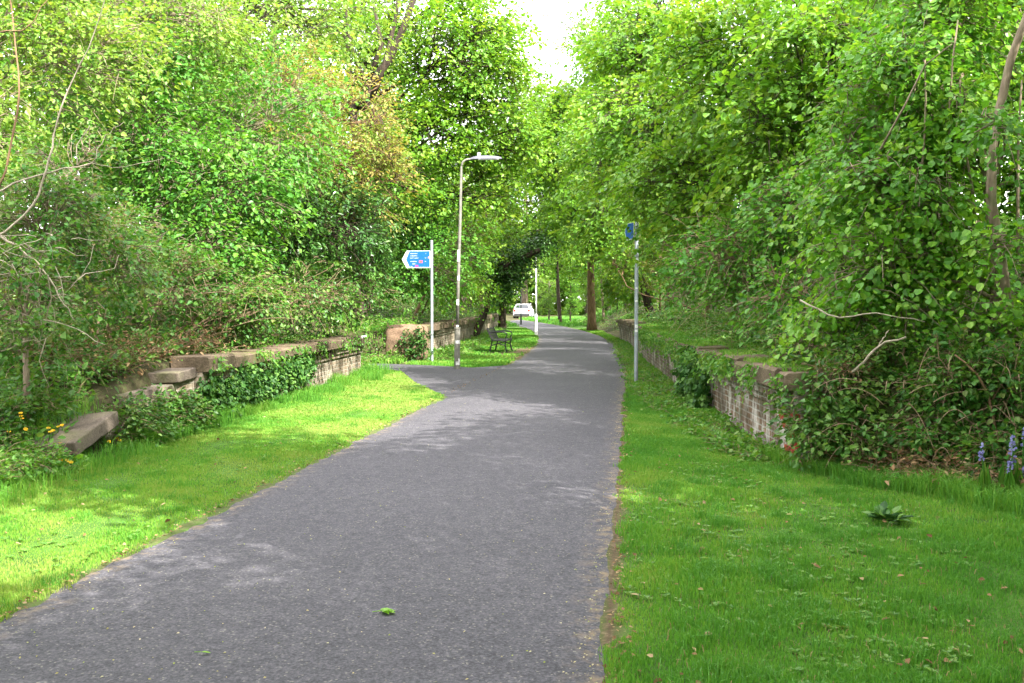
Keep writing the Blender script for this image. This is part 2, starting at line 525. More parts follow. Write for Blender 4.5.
def in_branch(x, y):
    """the side path through the gap between the two left platforms"""
    top = np.interp(x, [-14, -6.5, -5.5, -3.9, -3.2, -2.4], [26.0, 25.6, 25.2, 24.3, 25.2, 29.0])
    bot = np.interp(x, [-14, -6.5, -5.3, -4.3, -3.2, -2.4], [23.8, 23.7, 22.7, 19.6, 16.9, 15.0])
    return (y < top) & (y > bot), np.minimum(top - y, y - bot)

def path_mask(x, y):
    """signed distance inside the tarmac (positive inside), rough"""
    a = 1.5 - np.abs(x - xc(y))
    _, b = in_branch(x, y)
    b = np.where((x < xc(y)) & (x > -14), b, -9)
    return np.maximum(a, b)

# ground sheet
xs = np.concatenate([np.linspace(-400, -42, 10), np.linspace(-40, -12, 40)[:-1], np.arange(-12, 6.5, .14), np.linspace(6.8, 40, 46), np.linspace(44, 400, 10)])
ys = np.concatenate([np.linspace(-300, -32, 8), np.linspace(-30, -1, 30), np.arange(0, 30, .2), np.linspace(30.3, 130, 220), np.linspace(136, 900, 12)])
X, Y = np.meshgrid(xs, ys)
Z = land(X, Y) + .012 * wob(X, Y, 3.1, 4) * (path_mask(X, Y) < -.1)
nx, ny = len(xs), len(ys)
gi, gj = np.meshgrid(np.arange(ny - 1), np.arange(nx - 1), indexing='ij')
gf = np.stack([gi * nx + gj, gi * nx + gj + 1, (gi + 1) * nx + gj + 1, (gi + 1) * nx + gj], -1).reshape(-1, 4)
pm = path_mask(X, Y)
edge_soil = np.clip(1 - np.abs(pm + .02) / .16, 0, 1)
lawn = ((X < xr(Y)) & (X > xl(Y)) | ((Y < 9.8) & (X > 0) & (X < 4))).astype(float)
soil_patch = np.zeros_like(X)
def spot(x0, y0, rx, ry, a=1.0):
    global soil_patch
    q = ((X - x0) / rx) ** 2 + ((Y - y0) / ry) ** 2
    soil_patch = np.maximum(soil_patch, a * np.exp(-q))
spot(.5, 17.5, .5, 1.5); spot(.3, 21, .45, 2.4); spot(.1, 27, .4, 4); spot(-.3, 35, .5, 5); spot(1.1, 12.4, .35, 1.2); spot(-3.6, 33, .8, 4.5); spot(-4.2, 31.3, 1.0, 1.3); spot(-3.2, 29, .5, 1.6)
gm = MB()
gm.add(np.stack([X, Y, Z], -1).reshape(-1, 3), gf, at={'soil': np.maximum(edge_soil, soil_patch).ravel(), 'lawn': lawn.ravel()})
m, nt, b = nodes_of('ground_soil_and_turf')
tc = nt.nodes.new('ShaderNodeTexCoord')
n1 = noise(nt, 1.3, 6, .65, tc.outputs['Object']); n2 = noise(nt, 22, 5, .7, tc.outputs['Object'])
turf = ramp(nt, [(.3, (.035, .075, .016)), (.55, (.06, .13, .022)), (.75, (.09, .15, .03))])
nt.links.new(n1.outputs[0], turf.inputs[0])
soil = ramp(nt, [(.25, (.035, .024, .015)), (.5, (.085, .06, .038)), (.62, (.15, .11, .07)), (.8, (.23, .18, .12))])
nt.links.new(n2.outputs[0], soil.inputs[0])
forest = ramp(nt, [(.3, (.025, .03, .012)), (.5, (.06, .05, .028)), (.7, (.05, .09, .02))])
nt.links.new(n2.outputs[0], forest.inputs[0])
al = nt.nodes.new('ShaderNodeAttribute'); al.attribute_name = 'lawn'
as_ = nt.nodes.new('ShaderNodeAttribute'); as_.attribute_name = 'soil'
c = mixc(nt, al.outputs['Fac'], forest.outputs[0], turf.outputs[0])
ad = nt.nodes.new('ShaderNodeMath'); ad.operation = 'MULTIPLY_ADD'; ad.inputs[1].default_value = 1.6; ad.inputs[2].default_value = -.75
nt.links.new(n2.outputs[0], ad.inputs[0])
sm = nt.nodes.new('ShaderNodeMath'); sm.operation = 'ADD'; sm.use_clamp = True
nt.links.new(ad.outputs[0], sm.inputs[0]); nt.links.new(as_.outputs['Fac'], sm.inputs[1])
ml = nt.nodes.new('ShaderNodeMath'); ml.operation = 'MULTIPLY'; ml.use_clamp = True
nt.links.new(sm.outputs[0], ml.inputs[0]); nt.links.new(as_.outputs['Fac'], ml.inputs[1])
c = mixc(nt, ml.outputs[0], c, soil.outputs[0])
nt.links.new(c, b.inputs['Base Color']); b.inputs['Roughness'].default_value = .95; b.inputs['Specular IOR Level'].default_value = .1
bump(nt, b, n2.outputs[0], .6, .03)
M['ground'] = m
ground = tag(gm.build('ground', m, smooth=True), 'green cutting floor and wooded banks beside the tarmac path', 'ground', kind='structure')

# tarmac: the main path and the side path
m, nt, b = nodes_of('worn_tarmac')
tc = nt.nodes.new('ShaderNodeTexCoord')
mp = nt.nodes.new('ShaderNodeMapping'); nt.links.new(tc.outputs['Object'], mp.inputs[0])
n1 = noise(nt, .7, 5, .6, mp.outputs[0]); n2 = noise(nt, 62, 5, .75, mp.outputs[0]); n5 = noise(nt, 21, 4, .7, mp.outputs[0]); n3 = noise(nt, 9, 5, .7, mp.outputs[0])
v = nt.nodes.new('ShaderNodeTexVoronoi'); v.inputs['Scale'].default_value = 110; nt.links.new(mp.outputs[0], v.inputs['Vector'])
r1 = ramp(nt, [(.34, (.024, .024, .029)), (.5, (.054, .053, .062)), (.64, (.102, .099, .111))])
nt.links.new(n2.outputs[0], r1.inputs[0])
r2 = ramp(nt, [(.3, (.86, .86, .88)), (.7, (1.10, 1.09, 1.09))]); nt.links.new(n1.outputs[0], r2.inputs[0])
c = mixc(nt, 1.0, r1.outputs[0], r2.outputs[0], 'MULTIPLY')
r3 = ramp(nt, [(.35, (.84, .84, .86)), (.65, (1.11, 1.10, 1.09))]); nt.links.new(n3.outputs[0], r3.inputs[0])
c = mixc(nt, 1.0, c, r3.outputs[0], 'MULTIPLY')
r5 = ramp(nt, [(.36, (.76, .76, .78)), (.64, (1.2, 1.19, 1.18))]); nt.links.new(n5.outputs[0], r5.inputs[0])
c = mixc(nt, 1.0, c, r5.outputs[0], 'MULTIPLY')
wn2 = nt.nodes.new('ShaderNodeTexWhiteNoise'); nt.links.new(v.outputs['Position'], wn2.inputs['Vector'])
gt = nt.nodes.new('ShaderNodeMath'); gt.operation = 'GREATER_THAN'; gt.inputs[1].default_value = .975
nt.links.new(wn2.outputs['Value'], gt.inputs[0])
c = mixc(nt, gt.outputs[0], c, (.15, .142, .13))
ae = nt.nodes.new('ShaderNodeAttribute'); ae.attribute_name = 'edge'
me_ = nt.nodes.new('ShaderNodeMath'); me_.operation = 'MULTIPLY'; nt.links.new(ae.outputs['Fac'], me_.inputs[0])
re_ = ramp(nt, [(.48, (0, 0, 0)), (.66, (.85, .85, .85))]); nt.links.new(n3.outputs[0], re_.inputs[0]); nt.links.new(re_.outputs[0], me_.inputs[1])
c = mixc(nt, me_.outputs[0], c, (.19, .14, .085))
nt.links.new(c, b.inputs['Base Color']); b.inputs['Roughness'].default_value = .82; b.inputs['Specular IOR Level'].default_value = .3
bump(nt, b, n2.outputs[0], .55, .008)
M['tarmac'] = m
rng = np.random.default_rng(5)
yy = np.concatenate([np.arange(-12, 30, .07), np.arange(30, 97, .3)])
lanes = np.concatenate([[-1, -.97, -.93], np.linspace(-.86, .86, 9), [.93, .97, 1]])
jl = .05 * wob(yy, yy * 0, 2.3, 11) + .03 * wob(yy, yy * 0, 9, 12) + rng.normal(0, .012, len(yy))
jr = .03 * wob(yy, yy * 0, 2.1, 13) + .012 * wob(yy, yy * 0, 7, 14) + rng.normal(0, .004, len(yy))
cx = xc(yy)
L_ = cx - 1.5 + jl; R_ = cx + 1.5 + jr
px_ = L_[:, None] + (R_ - L_)[:, None] * (lanes[None] + 1) / 2
pz_ = .001 + .035 * (1 - lanes[None] ** 2) + yy[:, None] * 0
i, j = np.meshgrid(np.arange(len(yy) - 1), np.arange(14), indexing='ij')
pf = np.stack([i * 15 + j, i * 15 + j + 1, (i + 1) * 15 + j + 1, (i + 1) * 15 + j], -1).reshape(-1, 4)
pb = MB(); pb.add(np.stack([px_, np.repeat(yy[:, None], 15, 1), pz_], -1).reshape(-1, 3), pf, at={'edge': (np.interp(np.abs(lanes), [.9, .97], [0, 1])[None] * np.where((lanes[None] < 0) & (yy[:, None] > 15) & (yy[:, None] < 29), 0, 1)).ravel()})
tag(pb.build('path', M['tarmac'], smooth=True), 'grey tarmac path running through the cutting', 'path', kind='structure')
xb = np.arange(-13.5, -2.1, .12)
tops, bots = [], []
top = np.interp(xb, [-14, -6.5, -5.5, -3.9, -3.2, -2.4], [26.0, 25.6, 25.2, 24.3, 25.2, 29.0]) + .03 * wob(xb, xb * 0, 6, 21)
bot = np.interp(xb, [-14, -6.5, -5.3, -4.3, -3.2, -2.4], [23.8, 23.7, 22.7, 19.6, 16.9, 15.0]) + .05 * wob(xb, xb * 0, 4, 22)
k = 7
tv = np.linspace(0, 1, k)
bx = np.repeat(xb[:, None], k, 1); by = bot[:, None] + (top - bot)[:, None] * tv[None]
bz = np.maximum(land(bx, by), 0) + .003
i, j = np.meshgrid(np.arange(len(xb) - 1), np.arange(k - 1), indexing='ij')
bf = np.stack([i * k + j, (i + 1) * k + j, (i + 1) * k + j + 1, i * k + j + 1], -1).reshape(-1, 4)
bb = MB(); bb.add(np.stack([bx, by, bz], -1).reshape(-1, 3), bf, at={'edge': np.zeros(bx.size)})
tag(bb.build('side_path', M['tarmac'], smooth=True), 'tarmac side path turning off left before the lamp post', 'path', kind='structure')
rb = MB(); rb.add([(-60, 96.5, .02), (20, 96.5, .02), (20, 103, .02), (-60, 103, .02)], [[0, 1, 2, 3]], at={'edge': np.zeros(4)})
tag(rb.build('road', M['tarmac']), 'grey road crossing the far end of the path', 'road', kind='structure')

# ------------------------------------------------------------------ masonry
def wall_mat(name, brick1, brick2, mortar, pale, pale_amt, bw=.225, bh=.075):
    m, nt, b = nodes_of(name)
    uv = nt.nodes.new('ShaderNodeUVMap'); uv.uv_map = 'UVMap'
    br = nt.nodes.new('ShaderNodeTexBrick')
    br.inputs['Scale'].default_value = 1.0
    br.inputs['Brick Width'].default_value = bw; br.inputs['Row Height'].default_value = bh
    br.inputs['Mortar Size'].default_value = .011; br.inputs['Mortar Smooth'].default_value = .3
    br.inputs['Color1'].default_value = (*brick1, 1); br.inputs['Color2'].default_value = (*brick2, 1); br.inputs['Mortar'].default_value = (*mortar, 1)
    nt.links.new(uv.outputs[0], br.inputs['Vector'])
    mp = nt.nodes.new('ShaderNodeMapping'); mp.inputs['Scale'].default_value = (1, .28, 1); nt.links.new(uv.outputs[0], mp.inputs[0])
    n1 = noise(nt, 5.5, 6, .7, mp.outputs[0]); n2 = noise(nt, 1.6, 5, .6, uv.outputs[0]); n3 = noise(nt, 40, 4, .7, uv.outputs[0])
    r1 = ramp(nt, [(.5 - .03, (0, 0, 0)), (.5 + .06, (pale_amt,) * 3)]); nt.links.new(n1.outputs[0], r1.inputs[0])
    c = mixc(nt, r1.outputs[0], br.outputs['Color'], pale)
    r2 = ramp(nt, [(.42, (0, 0, 0)), (.60, (.8,) * 3)]); nt.links.new(n2.outputs[0], r2.inputs[0])
    c = mixc(nt, r2.outputs[0], c, (.075, .058, .038))
    n4 = noise(nt, 2.6, 5, .65, uv.outputs[0], .4)
    r4 = ramp(nt, [(.54, (0, 0, 0)), (.66, (.7,) * 3)]); nt.links.new(n4.outputs[0], r4.inputs[0])
    c = mixc(nt, r4.outputs[0], c, (.06, .085, .03))
    c = mixc(nt, .35, c, n3.outputs[0], 'OVERLAY')
    nt.links.new(c, b.inputs['Base Color']); b.inputs['Roughness'].default_value = .92; b.inputs['Specular IOR Level'].default_value = .15
    inv = nt.nodes.new('ShaderNodeMath'); inv.operation = 'SUBTRACT'; inv.inputs[0].default_value = 1.0; nt.links.new(br.outputs['Fac'], inv.inputs[1])
    h = nt.nodes.new('ShaderNodeMath'); h.operation = 'MULTIPLY_ADD'; h.inputs[1].default_value = .35
    nt.links.new(n3.outputs[0], h.inputs[0]); nt.links.new(inv.outputs[0], h.inputs[2])
    bump(nt, b, h.outputs[0], .9, .012)
    return m
M['wall_l'] = wall_mat('weathered_brick', (.14, .10, .07), (.26, .19, .13), (.32, .29, .24), (.42, .38, .31), .75)
M['wall_r'] = wall_mat('flaking_whitewashed_brick', (.13, .085, .06), (.25, .15, .10), (.34, .31, .27), (.52, .49, .46), .9)

def stone_mat(name, lo, hi, moss):
    m, nt, b = nodes_of(name)
    tc = nt.nodes.new('ShaderNodeTexCoord')
    n1 = noise(nt, 3.2, 7, .7, tc.outputs['Object']); n2 = noise(nt, 38, 4, .7, tc.outputs['Object']); n3 = noise(nt, 1.7, 5, .65, tc.outputs['Object'])
    r = ramp(nt, [(.3, lo), (.7, hi)]); nt.links.new(n1.outputs[0], r.inputs[0])
    c = mixc(nt, .6, r.outputs[0], n2.outputs[0], 'OVERLAY')
    r3 = ramp(nt, [(.52, (0, 0, 0)), (.66, (moss,) * 3)]); nt.links.new(n3.outputs[0], r3.inputs[0])
    c = mixc(nt, r3.outputs[0], c, (.10, .12, .035))
    nt.links.new(c, b.inputs['Base Color']); b.inputs['Roughness'].default_value = .92; b.inputs['Specular IOR Level'].default_value = .15
    bump(nt, b, n2.outputs[0], .7, .02)
    return m
M['coping'] = stone_mat('mossy_coping_stone', (.07, .052, .036), (.19, .145, .10), .85)
M['slab'] = stone_mat('grey_brown_slab', (.075, .06, .048), (.19, .155, .125), .5)
M['sandstone'] = stone_mat('reddish_block', (.13, .085, .055), (.26, .175, .12), .5)
M['white_paint'] = simple_mat('flaking_white_paint', (.68, .72, .76), .7, var=.2, scale=14)
M['red_brick'] = simple_mat('bare_red_brick', (.32, .055, .035), .85, var=.4, scale=9, spec=.15)

def resample(pts, step):
    pts = np.asarray(pts, float)
    s = np.concatenate([[0], np.cumsum(np.linalg.norm(np.diff(pts, axis=0), axis=1))])
    n = max(2, int(s[-1] / step) + 1)
    q = np.linspace(0, s[-1], n)
    return np.stack([np.interp(q, s, pts[:, 0]), np.interp(q, s, pts[:, 1])], 1), q

def sweep(mb, line, q, prof, closed=True, uvscale=1.0):
    """sweep a profile of (outwards offset, z) along a ground line; outwards = right of travel * side"""
    t = unit(np.gradient(line, axis=0)); nr = np.stack([t[:, 1], -t[:, 0]], 1)
    k = len(prof); m = len(line)
    V = np.zeros((m, k, 3)); UV = np.zeros((m, k, 2))
    for j, (o, z) in enumerate(prof):
        V[:, j, :2] = line + nr * o
        V[:, j, 2] = z
        UV[:, j, 0] = q; UV[:, j, 1] = z if j == 0 else UV[:, j - 1, 1] + math.hypot(prof[j][0] - prof[j - 1][0], prof[j][1] - prof[j - 1][1])
    i, j = np.meshgrid(np.arange(m - 1), np.arange(k if closed else k - 1), indexing='ij')
    j2 = (j + 1) % k
    f = np.stack([i * k + j, i * k + j2, (i + 1) * k + j2, (i + 1) * k + j], -1).reshape(-1, 4)
    mb.add(V.reshape(-1, 3), f[:, ::-1], uv=UV.reshape(-1, 2))
    for e, rev in ((0, False), (m - 1, True)):
        idx = list(range(k))
        vv = V[e]; off = (vv[:, :2] - line[e]) @ nr[e]
        mb.add(vv, [idx if rev else idx[::-1]], uv=np.stack([off + q[e], vv[:, 2]], 1))

def platform_wall(label, line, top, side, mat, group, rng_seed, jag=0.02, returns=None):
    """side=+1: the face looks to the right of travel; courses step out under the coping"""
    root = thing('platform_wall', (line[0][0], line[0][1], 0), label, 'wall', group)
    ln, q = resample(line, .5)
    rng = np.random.default_rng(rng_seed)
    S = side
    mb = MB()
    prof = [(0, -.15), (0, top - .40), (.035 * S, top - .395), (.035 * S, top - .315), (.07 * S, top - .31), (.07 * S, top - .18), (-.42 * S, top - .18), (-.42 * S, -.15)]
    if S < 0: prof = prof
    sweep(mb, ln, q, prof)
    if returns:
        for a, bb_ in returns:
            l2, q2 = resample([a, bb_], .5)
            sweep(mb, l2, q2, [(0, -.15), (0, top - .18), (-.36 * S, top - .18), (-.36 * S, -.15)])
    mb.build('brick_face', mat, root)
    cb = MB()
    # separate stones, each a little out of true
    s = 0.0
    while s < q[-1] - .2:
        w = min(rng.uniform(.75, 1.15), q[-1] - s)
        a = np.array([np.interp(s + .008, q, ln[:, i]) for i in (0, 1)]); c2 = np.array([np.interp(s + w - .008, q, ln[:, i]) for i in (0, 1)])
        t = (c2 - a) / np.linalg.norm(c2 - a); nr = np.array((t[1], -t[0])) * S
        dz = rng.normal(0, jag); do = rng.normal(0, jag)
        o1, o0 = .15 + do, -.34
        z1, z0 = top + dz, top - .175
        pts = []
        for (o, z) in ((o0, z0), (o1, z0), (o1 + .004, z1 - .03), (o1 - .025, z1), (o0, z1)):
            pts.append((o, z))
        V = []
        for e in (a, c2):
            for o, z in pts:
                w2 = e + nr * o
                V.append((w2[0], w2[1], z + rng.normal(0, .004)))
        k = len(pts)
        V = np.array(V)
        F = [[j, (j + 1) % k, k + (j + 1) % k, k + j] for j in range(k)]
        cb.add(V, F); cb.add(V[:k], [list(range(k))]); cb.add(V[k:], [list(range(k))])
        s += w
    cb.build('coping', M['coping'], root)
    return root

wl1 = [(xl(y), y) for y in (12.0, 15, 18, 20, 21.5)]
w1 = platform_wall('old brick platform wall on the left with ivy hanging over its stone coping', wl1, .90, 1, M['wall_l'], 'disused railway platform walls', 1,
                   returns=[((xl(21.5) - .02, 21.49), (xl(21.5) - 2.6, 21.5))])
# white painted end of the coping
e = MB(); e.box((xl(21.2) + .158, 21.18, .84), (.012, .62, .11), (0, 0, R(3.5))); o = e.build('painted_coping_end', M['white_paint'], w1); o['label'] = 'coping end painted white'
wl2 = [(xl(y), y) for y in (26.9, 30, 35, 40, 48, 55, 62)]
w2 = platform_wall('farther left platform wall running behind the black bench', wl2, .95, 1, M['wall_l'], 'disused railway platform walls', 2)
wr = [(xr(y), y) for y in (43.4, 41, 38, 32, 27, 22, 16.4, 13, 9.8)]
w3 = platform_wall('flaking whitewashed brick platform wall along the right of the path', wr, .93, 1, M['wall_r'], 'disused railway platform walls', 3)
rb = MB()
rng = np.random.default_rng(8)
for row in range(9):
    for k in range(3):
        if rng.random() < .4: continue
        y = 9.82 + k * .235 + (row % 2) * .115 + .11
        zc = .02 + row * .075 + .0375
        if zc > .55: continue
        rb.box((xr(y) - .004, y, zc), (.012, .205, .062), (0, 0, R(6)))
o = rb.build('bare_bricks', M['red_brick'], w3); o['label'] = 'patch of bare red bricks at the near end'

def rough_block(name, label, cat, c, s, rot, mat, seed, bev=.04, rough=.012, group=None, sub=5):
    """a stone block: subdivided box with rounded edges and an uneven surface"""
    rng = np.random.default_rng(seed)
    root_o = None
    import bmesh
    bm = bmesh.new()
    bmesh.ops.create_cube(bm, size=1.0)
    for v in bm.verts: v.co = Vector((v.co.x * s[0], v.co.y * s[1], v.co.z * s[2]))
    bmesh.ops.bevel(bm, geom=list(bm.edges), offset=bev, segments=3, affect='EDGES', profile=.6)
    bmesh.ops.subdivide_edges(bm, edges=[e for e in bm.edges if e.calc_length() > .15], cuts=sub, use_grid_fill=True)
    for v in bm.verts:
        n = wob(np.array(v.co.x * 1.0), np.array(v.co.y + v.co.z * 1.7), 7, seed) + .6 * wob(np.array(v.co.x + v.co.z), np.array(v.co.y - v.co.z), 17, seed + 1)
        v.co += v.co.normalized() * float(n) * rough + Vector(rng.normal(0, rough * .25, 3))
    me = bpy.data.meshes.new(name); bm.to_mesh(me); bm.free()
    me.materials.append(mat)
    for p in me.polygons: p.use_smooth = True
    o = bpy.data.objects.new(name, me); col.objects.link(o)
    o.location = Vector([float(q) for q in c]); o.rotation_euler = rot
    return tag(o, label, cat, group)
rough_block('stone_slab', 'low tilted coping slab lying nearest the camera beside yellow flowers', 'stone slab', (-5.68, 9.5, .25), (.60, .98, .15), (R(12), R(-6), R(3)), M['slab'], 3, .02, .008)
rough_block('stone_slab', 'short coping slab stepping up between the tilted slab and the ivy wall', 'stone slab', (-5.86, 10.95, .50), (.52, .68, .14), (R(4), R(-3), R(-2)), M['slab'], 4, .02, .008)
rough_block('stone_slab', 'coping slab resting at the broken near end of the left platform wall', 'stone slab', (-5.70, 11.72, .70), (.50, .55, .13), (R(3), R(-2), R(2)), M['slab'], 5, .02, .008)
bc = G(405, 362)
rough_block('sandstone_block', 'big rounded reddish block at the end of the far left platform', 'stone block', (bc[0] - .02, 26.75, .50), (1.06, .75, 1.0), (0, 0, R(-6)), M['sandstone'], 6, .19, .035)
# broken brick ramp under the slabs
rp = MB()
V = []
for (x0, y0, zt) in ((-5.60, 10.1, .16), (-5.58, 10.9, .40), (-5.52, 11.42, .61), (-5.48, 11.98, .66)):
    V += [(x0, y0, -.1), (x0, y0, zt), (x0 - .4, y0, zt), (x0 - .4, y0, -.1)]
V = np.array(V)
F = [[i * 4 + j, i * 4 + (j + 1) % 4, (i + 1) * 4 + (j + 1) % 4, (i + 1) * 4 + j] for i in (0, 1, 2) for j in range(4)] + [[3, 2, 1, 0], [12, 13, 14, 15]]
rp.add(V, F, uv=np.stack([V[:, 1], V[:, 2]], 1))
tag(rp.build('ramp_wall', M['wall_l'], smooth=False), 'crumbling brick ramp wall carrying the stepped coping slabs', 'wall')

# ------------------------------------------------------------------ street furniture
M['galv'] = simple_mat('galvanised_steel', (.34, .38, .41), .5, .35, .22, 7)
M['lamp_paint'] = simple_mat('dirty_pale_lamp_paint', (.17, .165, .14), .6, 0, .35, 9)
M['lamp_paint_white'] = simple_mat('white_lamp_paint', (.70, .70, .68), .55, 0, .15, 6)
M['head'] = simple_mat('grey_lantern_shell', (.15, .15, .19), .4, 0, .12, 10)
M['black_iron'] = simple_mat('black_painted_iron', (.014, .015, .017), .4, .2, .3, 20)
M['black_wood'] = simple_mat('black_stained_timber', (.018, .017, .016), .6, 0, .4, 20)
M['blue'] = simple_mat('blue_sign_face', (.008, .105, .56), .35, 0, .06, 3)
M['white'] = simple_mat('white_sign_paint', (.80, .82, .84), .45, 0, .05, 8)
M['sign_back'] = simple_mat('grey_sign_back', (.45, .46, .47), .5, .3, .1, 6)
M['red_patch'] = simple_mat('red_route_patch', (.70, .10, .10), .5, 0, .08, 8)
M['purple_patch'] = simple_mat('purple_route_patch', (.33, .06, .30), .5, 0, .08, 8)
M['orange_patch'] = simple_mat('orange_patch', (.75, .32, .08), .5, 0, .08, 8)
M['lens'] = simple_mat('lantern_lens', (.55, .55, .52), .25, 0, .08, 8)
M['dark_post'] = simple_mat('dark_green_post_paint', (.03, .04, .035), .5, 0, .25, 8)
M['sticker'] = simple_mat('pale_sticker', (.72, .72, .70), .6, 0, .2, 30)

def lamp_post(base, height, lean, mat, label, group):
    base = np.asarray(base, float)
    root = thing('lamp_post', base, label, 'lamp post', group)
    t = MB()
    lx = lean
    low = .98
    t.tube([base + (0, 0, -.1), base + (lx * .1, 0, low)], [.074, .070], 14)
    t.tube([base + (lx * .1, 0, low), base + (lx * .105, 0, low + .03)], [.082, .078], 14)
    t.build('lower_column', mat, root, smooth=False)
    u = MB()
    pts = [base + (lx * .105, 0, low + .03), base + (lx * .3, 0, 2.2), base + (lx * .7, 0, 3.6)]
    tip = base + (lx, 0, height)
    for a in np.linspace(0, 90, 7):
        pts.append(tip + (.17 - .17 * math.cos(R(a)), 0, -.17 + .17 * math.sin(R(a))))
    pts.append(tip + (.26, 0, .005))
    u.tube(pts, [.042, .040, .037] + [.027] * 7 + [.027], 12)
    u.build('upper_column', mat, root, smooth=True)
    h = MB()
    # flat lantern: a tapered shell, a clear-ish lens under it
    prof = [(.22, .030, .035), (.32, .062, .06), (.42, .085, .075), (.62, .095, .075), (.86, .085, .055), (.97, .06, .03)]
    ring = []
    for x, w, hh in prof:
        ring += [(x, -w, 0), (x, -w * .8, hh), (x, w * .8, hh), (x, w, 0)]
    ring = np.array(ring) + tip
    F = [[i * 4 + j, (i + 1) * 4 + j, (i + 1) * 4 + (j + 1) % 4, i * 4 + (j + 1) % 4] for i in range(5) for j in range(4)] + [[0, 1, 2, 3], [23, 22, 21, 20]]
    h.add(ring, F)
    head = h.build('lantern', M['head'], root)
    l = MB(); l.box(tip + (.66, 0, -.012), (.5, .14, .02)); l.build('lens', M['lens'], head, origin=np.array(root.location))
    c = MB(); c.lathe([(.035, 0), (.04, .02), (.035, .075), (.015, .085)], tip + (.42, 0, .072), 10); c.build('photocell', M['white'], head, origin=np.array(root.location))
    for z, hh, a in ((.62, .08, 10), (1.55, .14, -5), (2.15, .10, 20), (.1, .16, 0), (2.6, .28, 0), (1.02, .05, 0)):
        rr = .0765 if z < 1 else .0435
        aa = np.linspace(R(a - 130), R(a - 40), 6)
        v = np.array([(base[0] + lx * (.1 + .17 * max(0, z - 1)) + math.cos(q) * rr, base[1] + math.sin(q) * rr, base[2] + zz) for zz in (z, z + hh) for q in aa])
        st = MB(); st.add(v, [[i, i + 1, 7 + i, 6 + i] for i in range(5)]); st.build('sticker', M['sticker'], root)
    d = MB(); d.box(base + (.003, -.074, .35), (.09, .012, .32)); d.build('service_door', mat, root)
    return root

lb = G(457, 369)
lamp1 = lamp_post((lb[0], lb[1], .0), 5.05, .12, M['lamp_paint'], 'weathered grey lamp post with stickers standing beside the side path', 'lamp posts along the path')
lb2 = G(536, 335.5)
lamp2 = lamp_post((lb2[0], lb2[1], 0), 5.2, .0, M['lamp_paint_white'], 'whitish lamp post by the path edge just past the bench', 'lamp posts along the path')

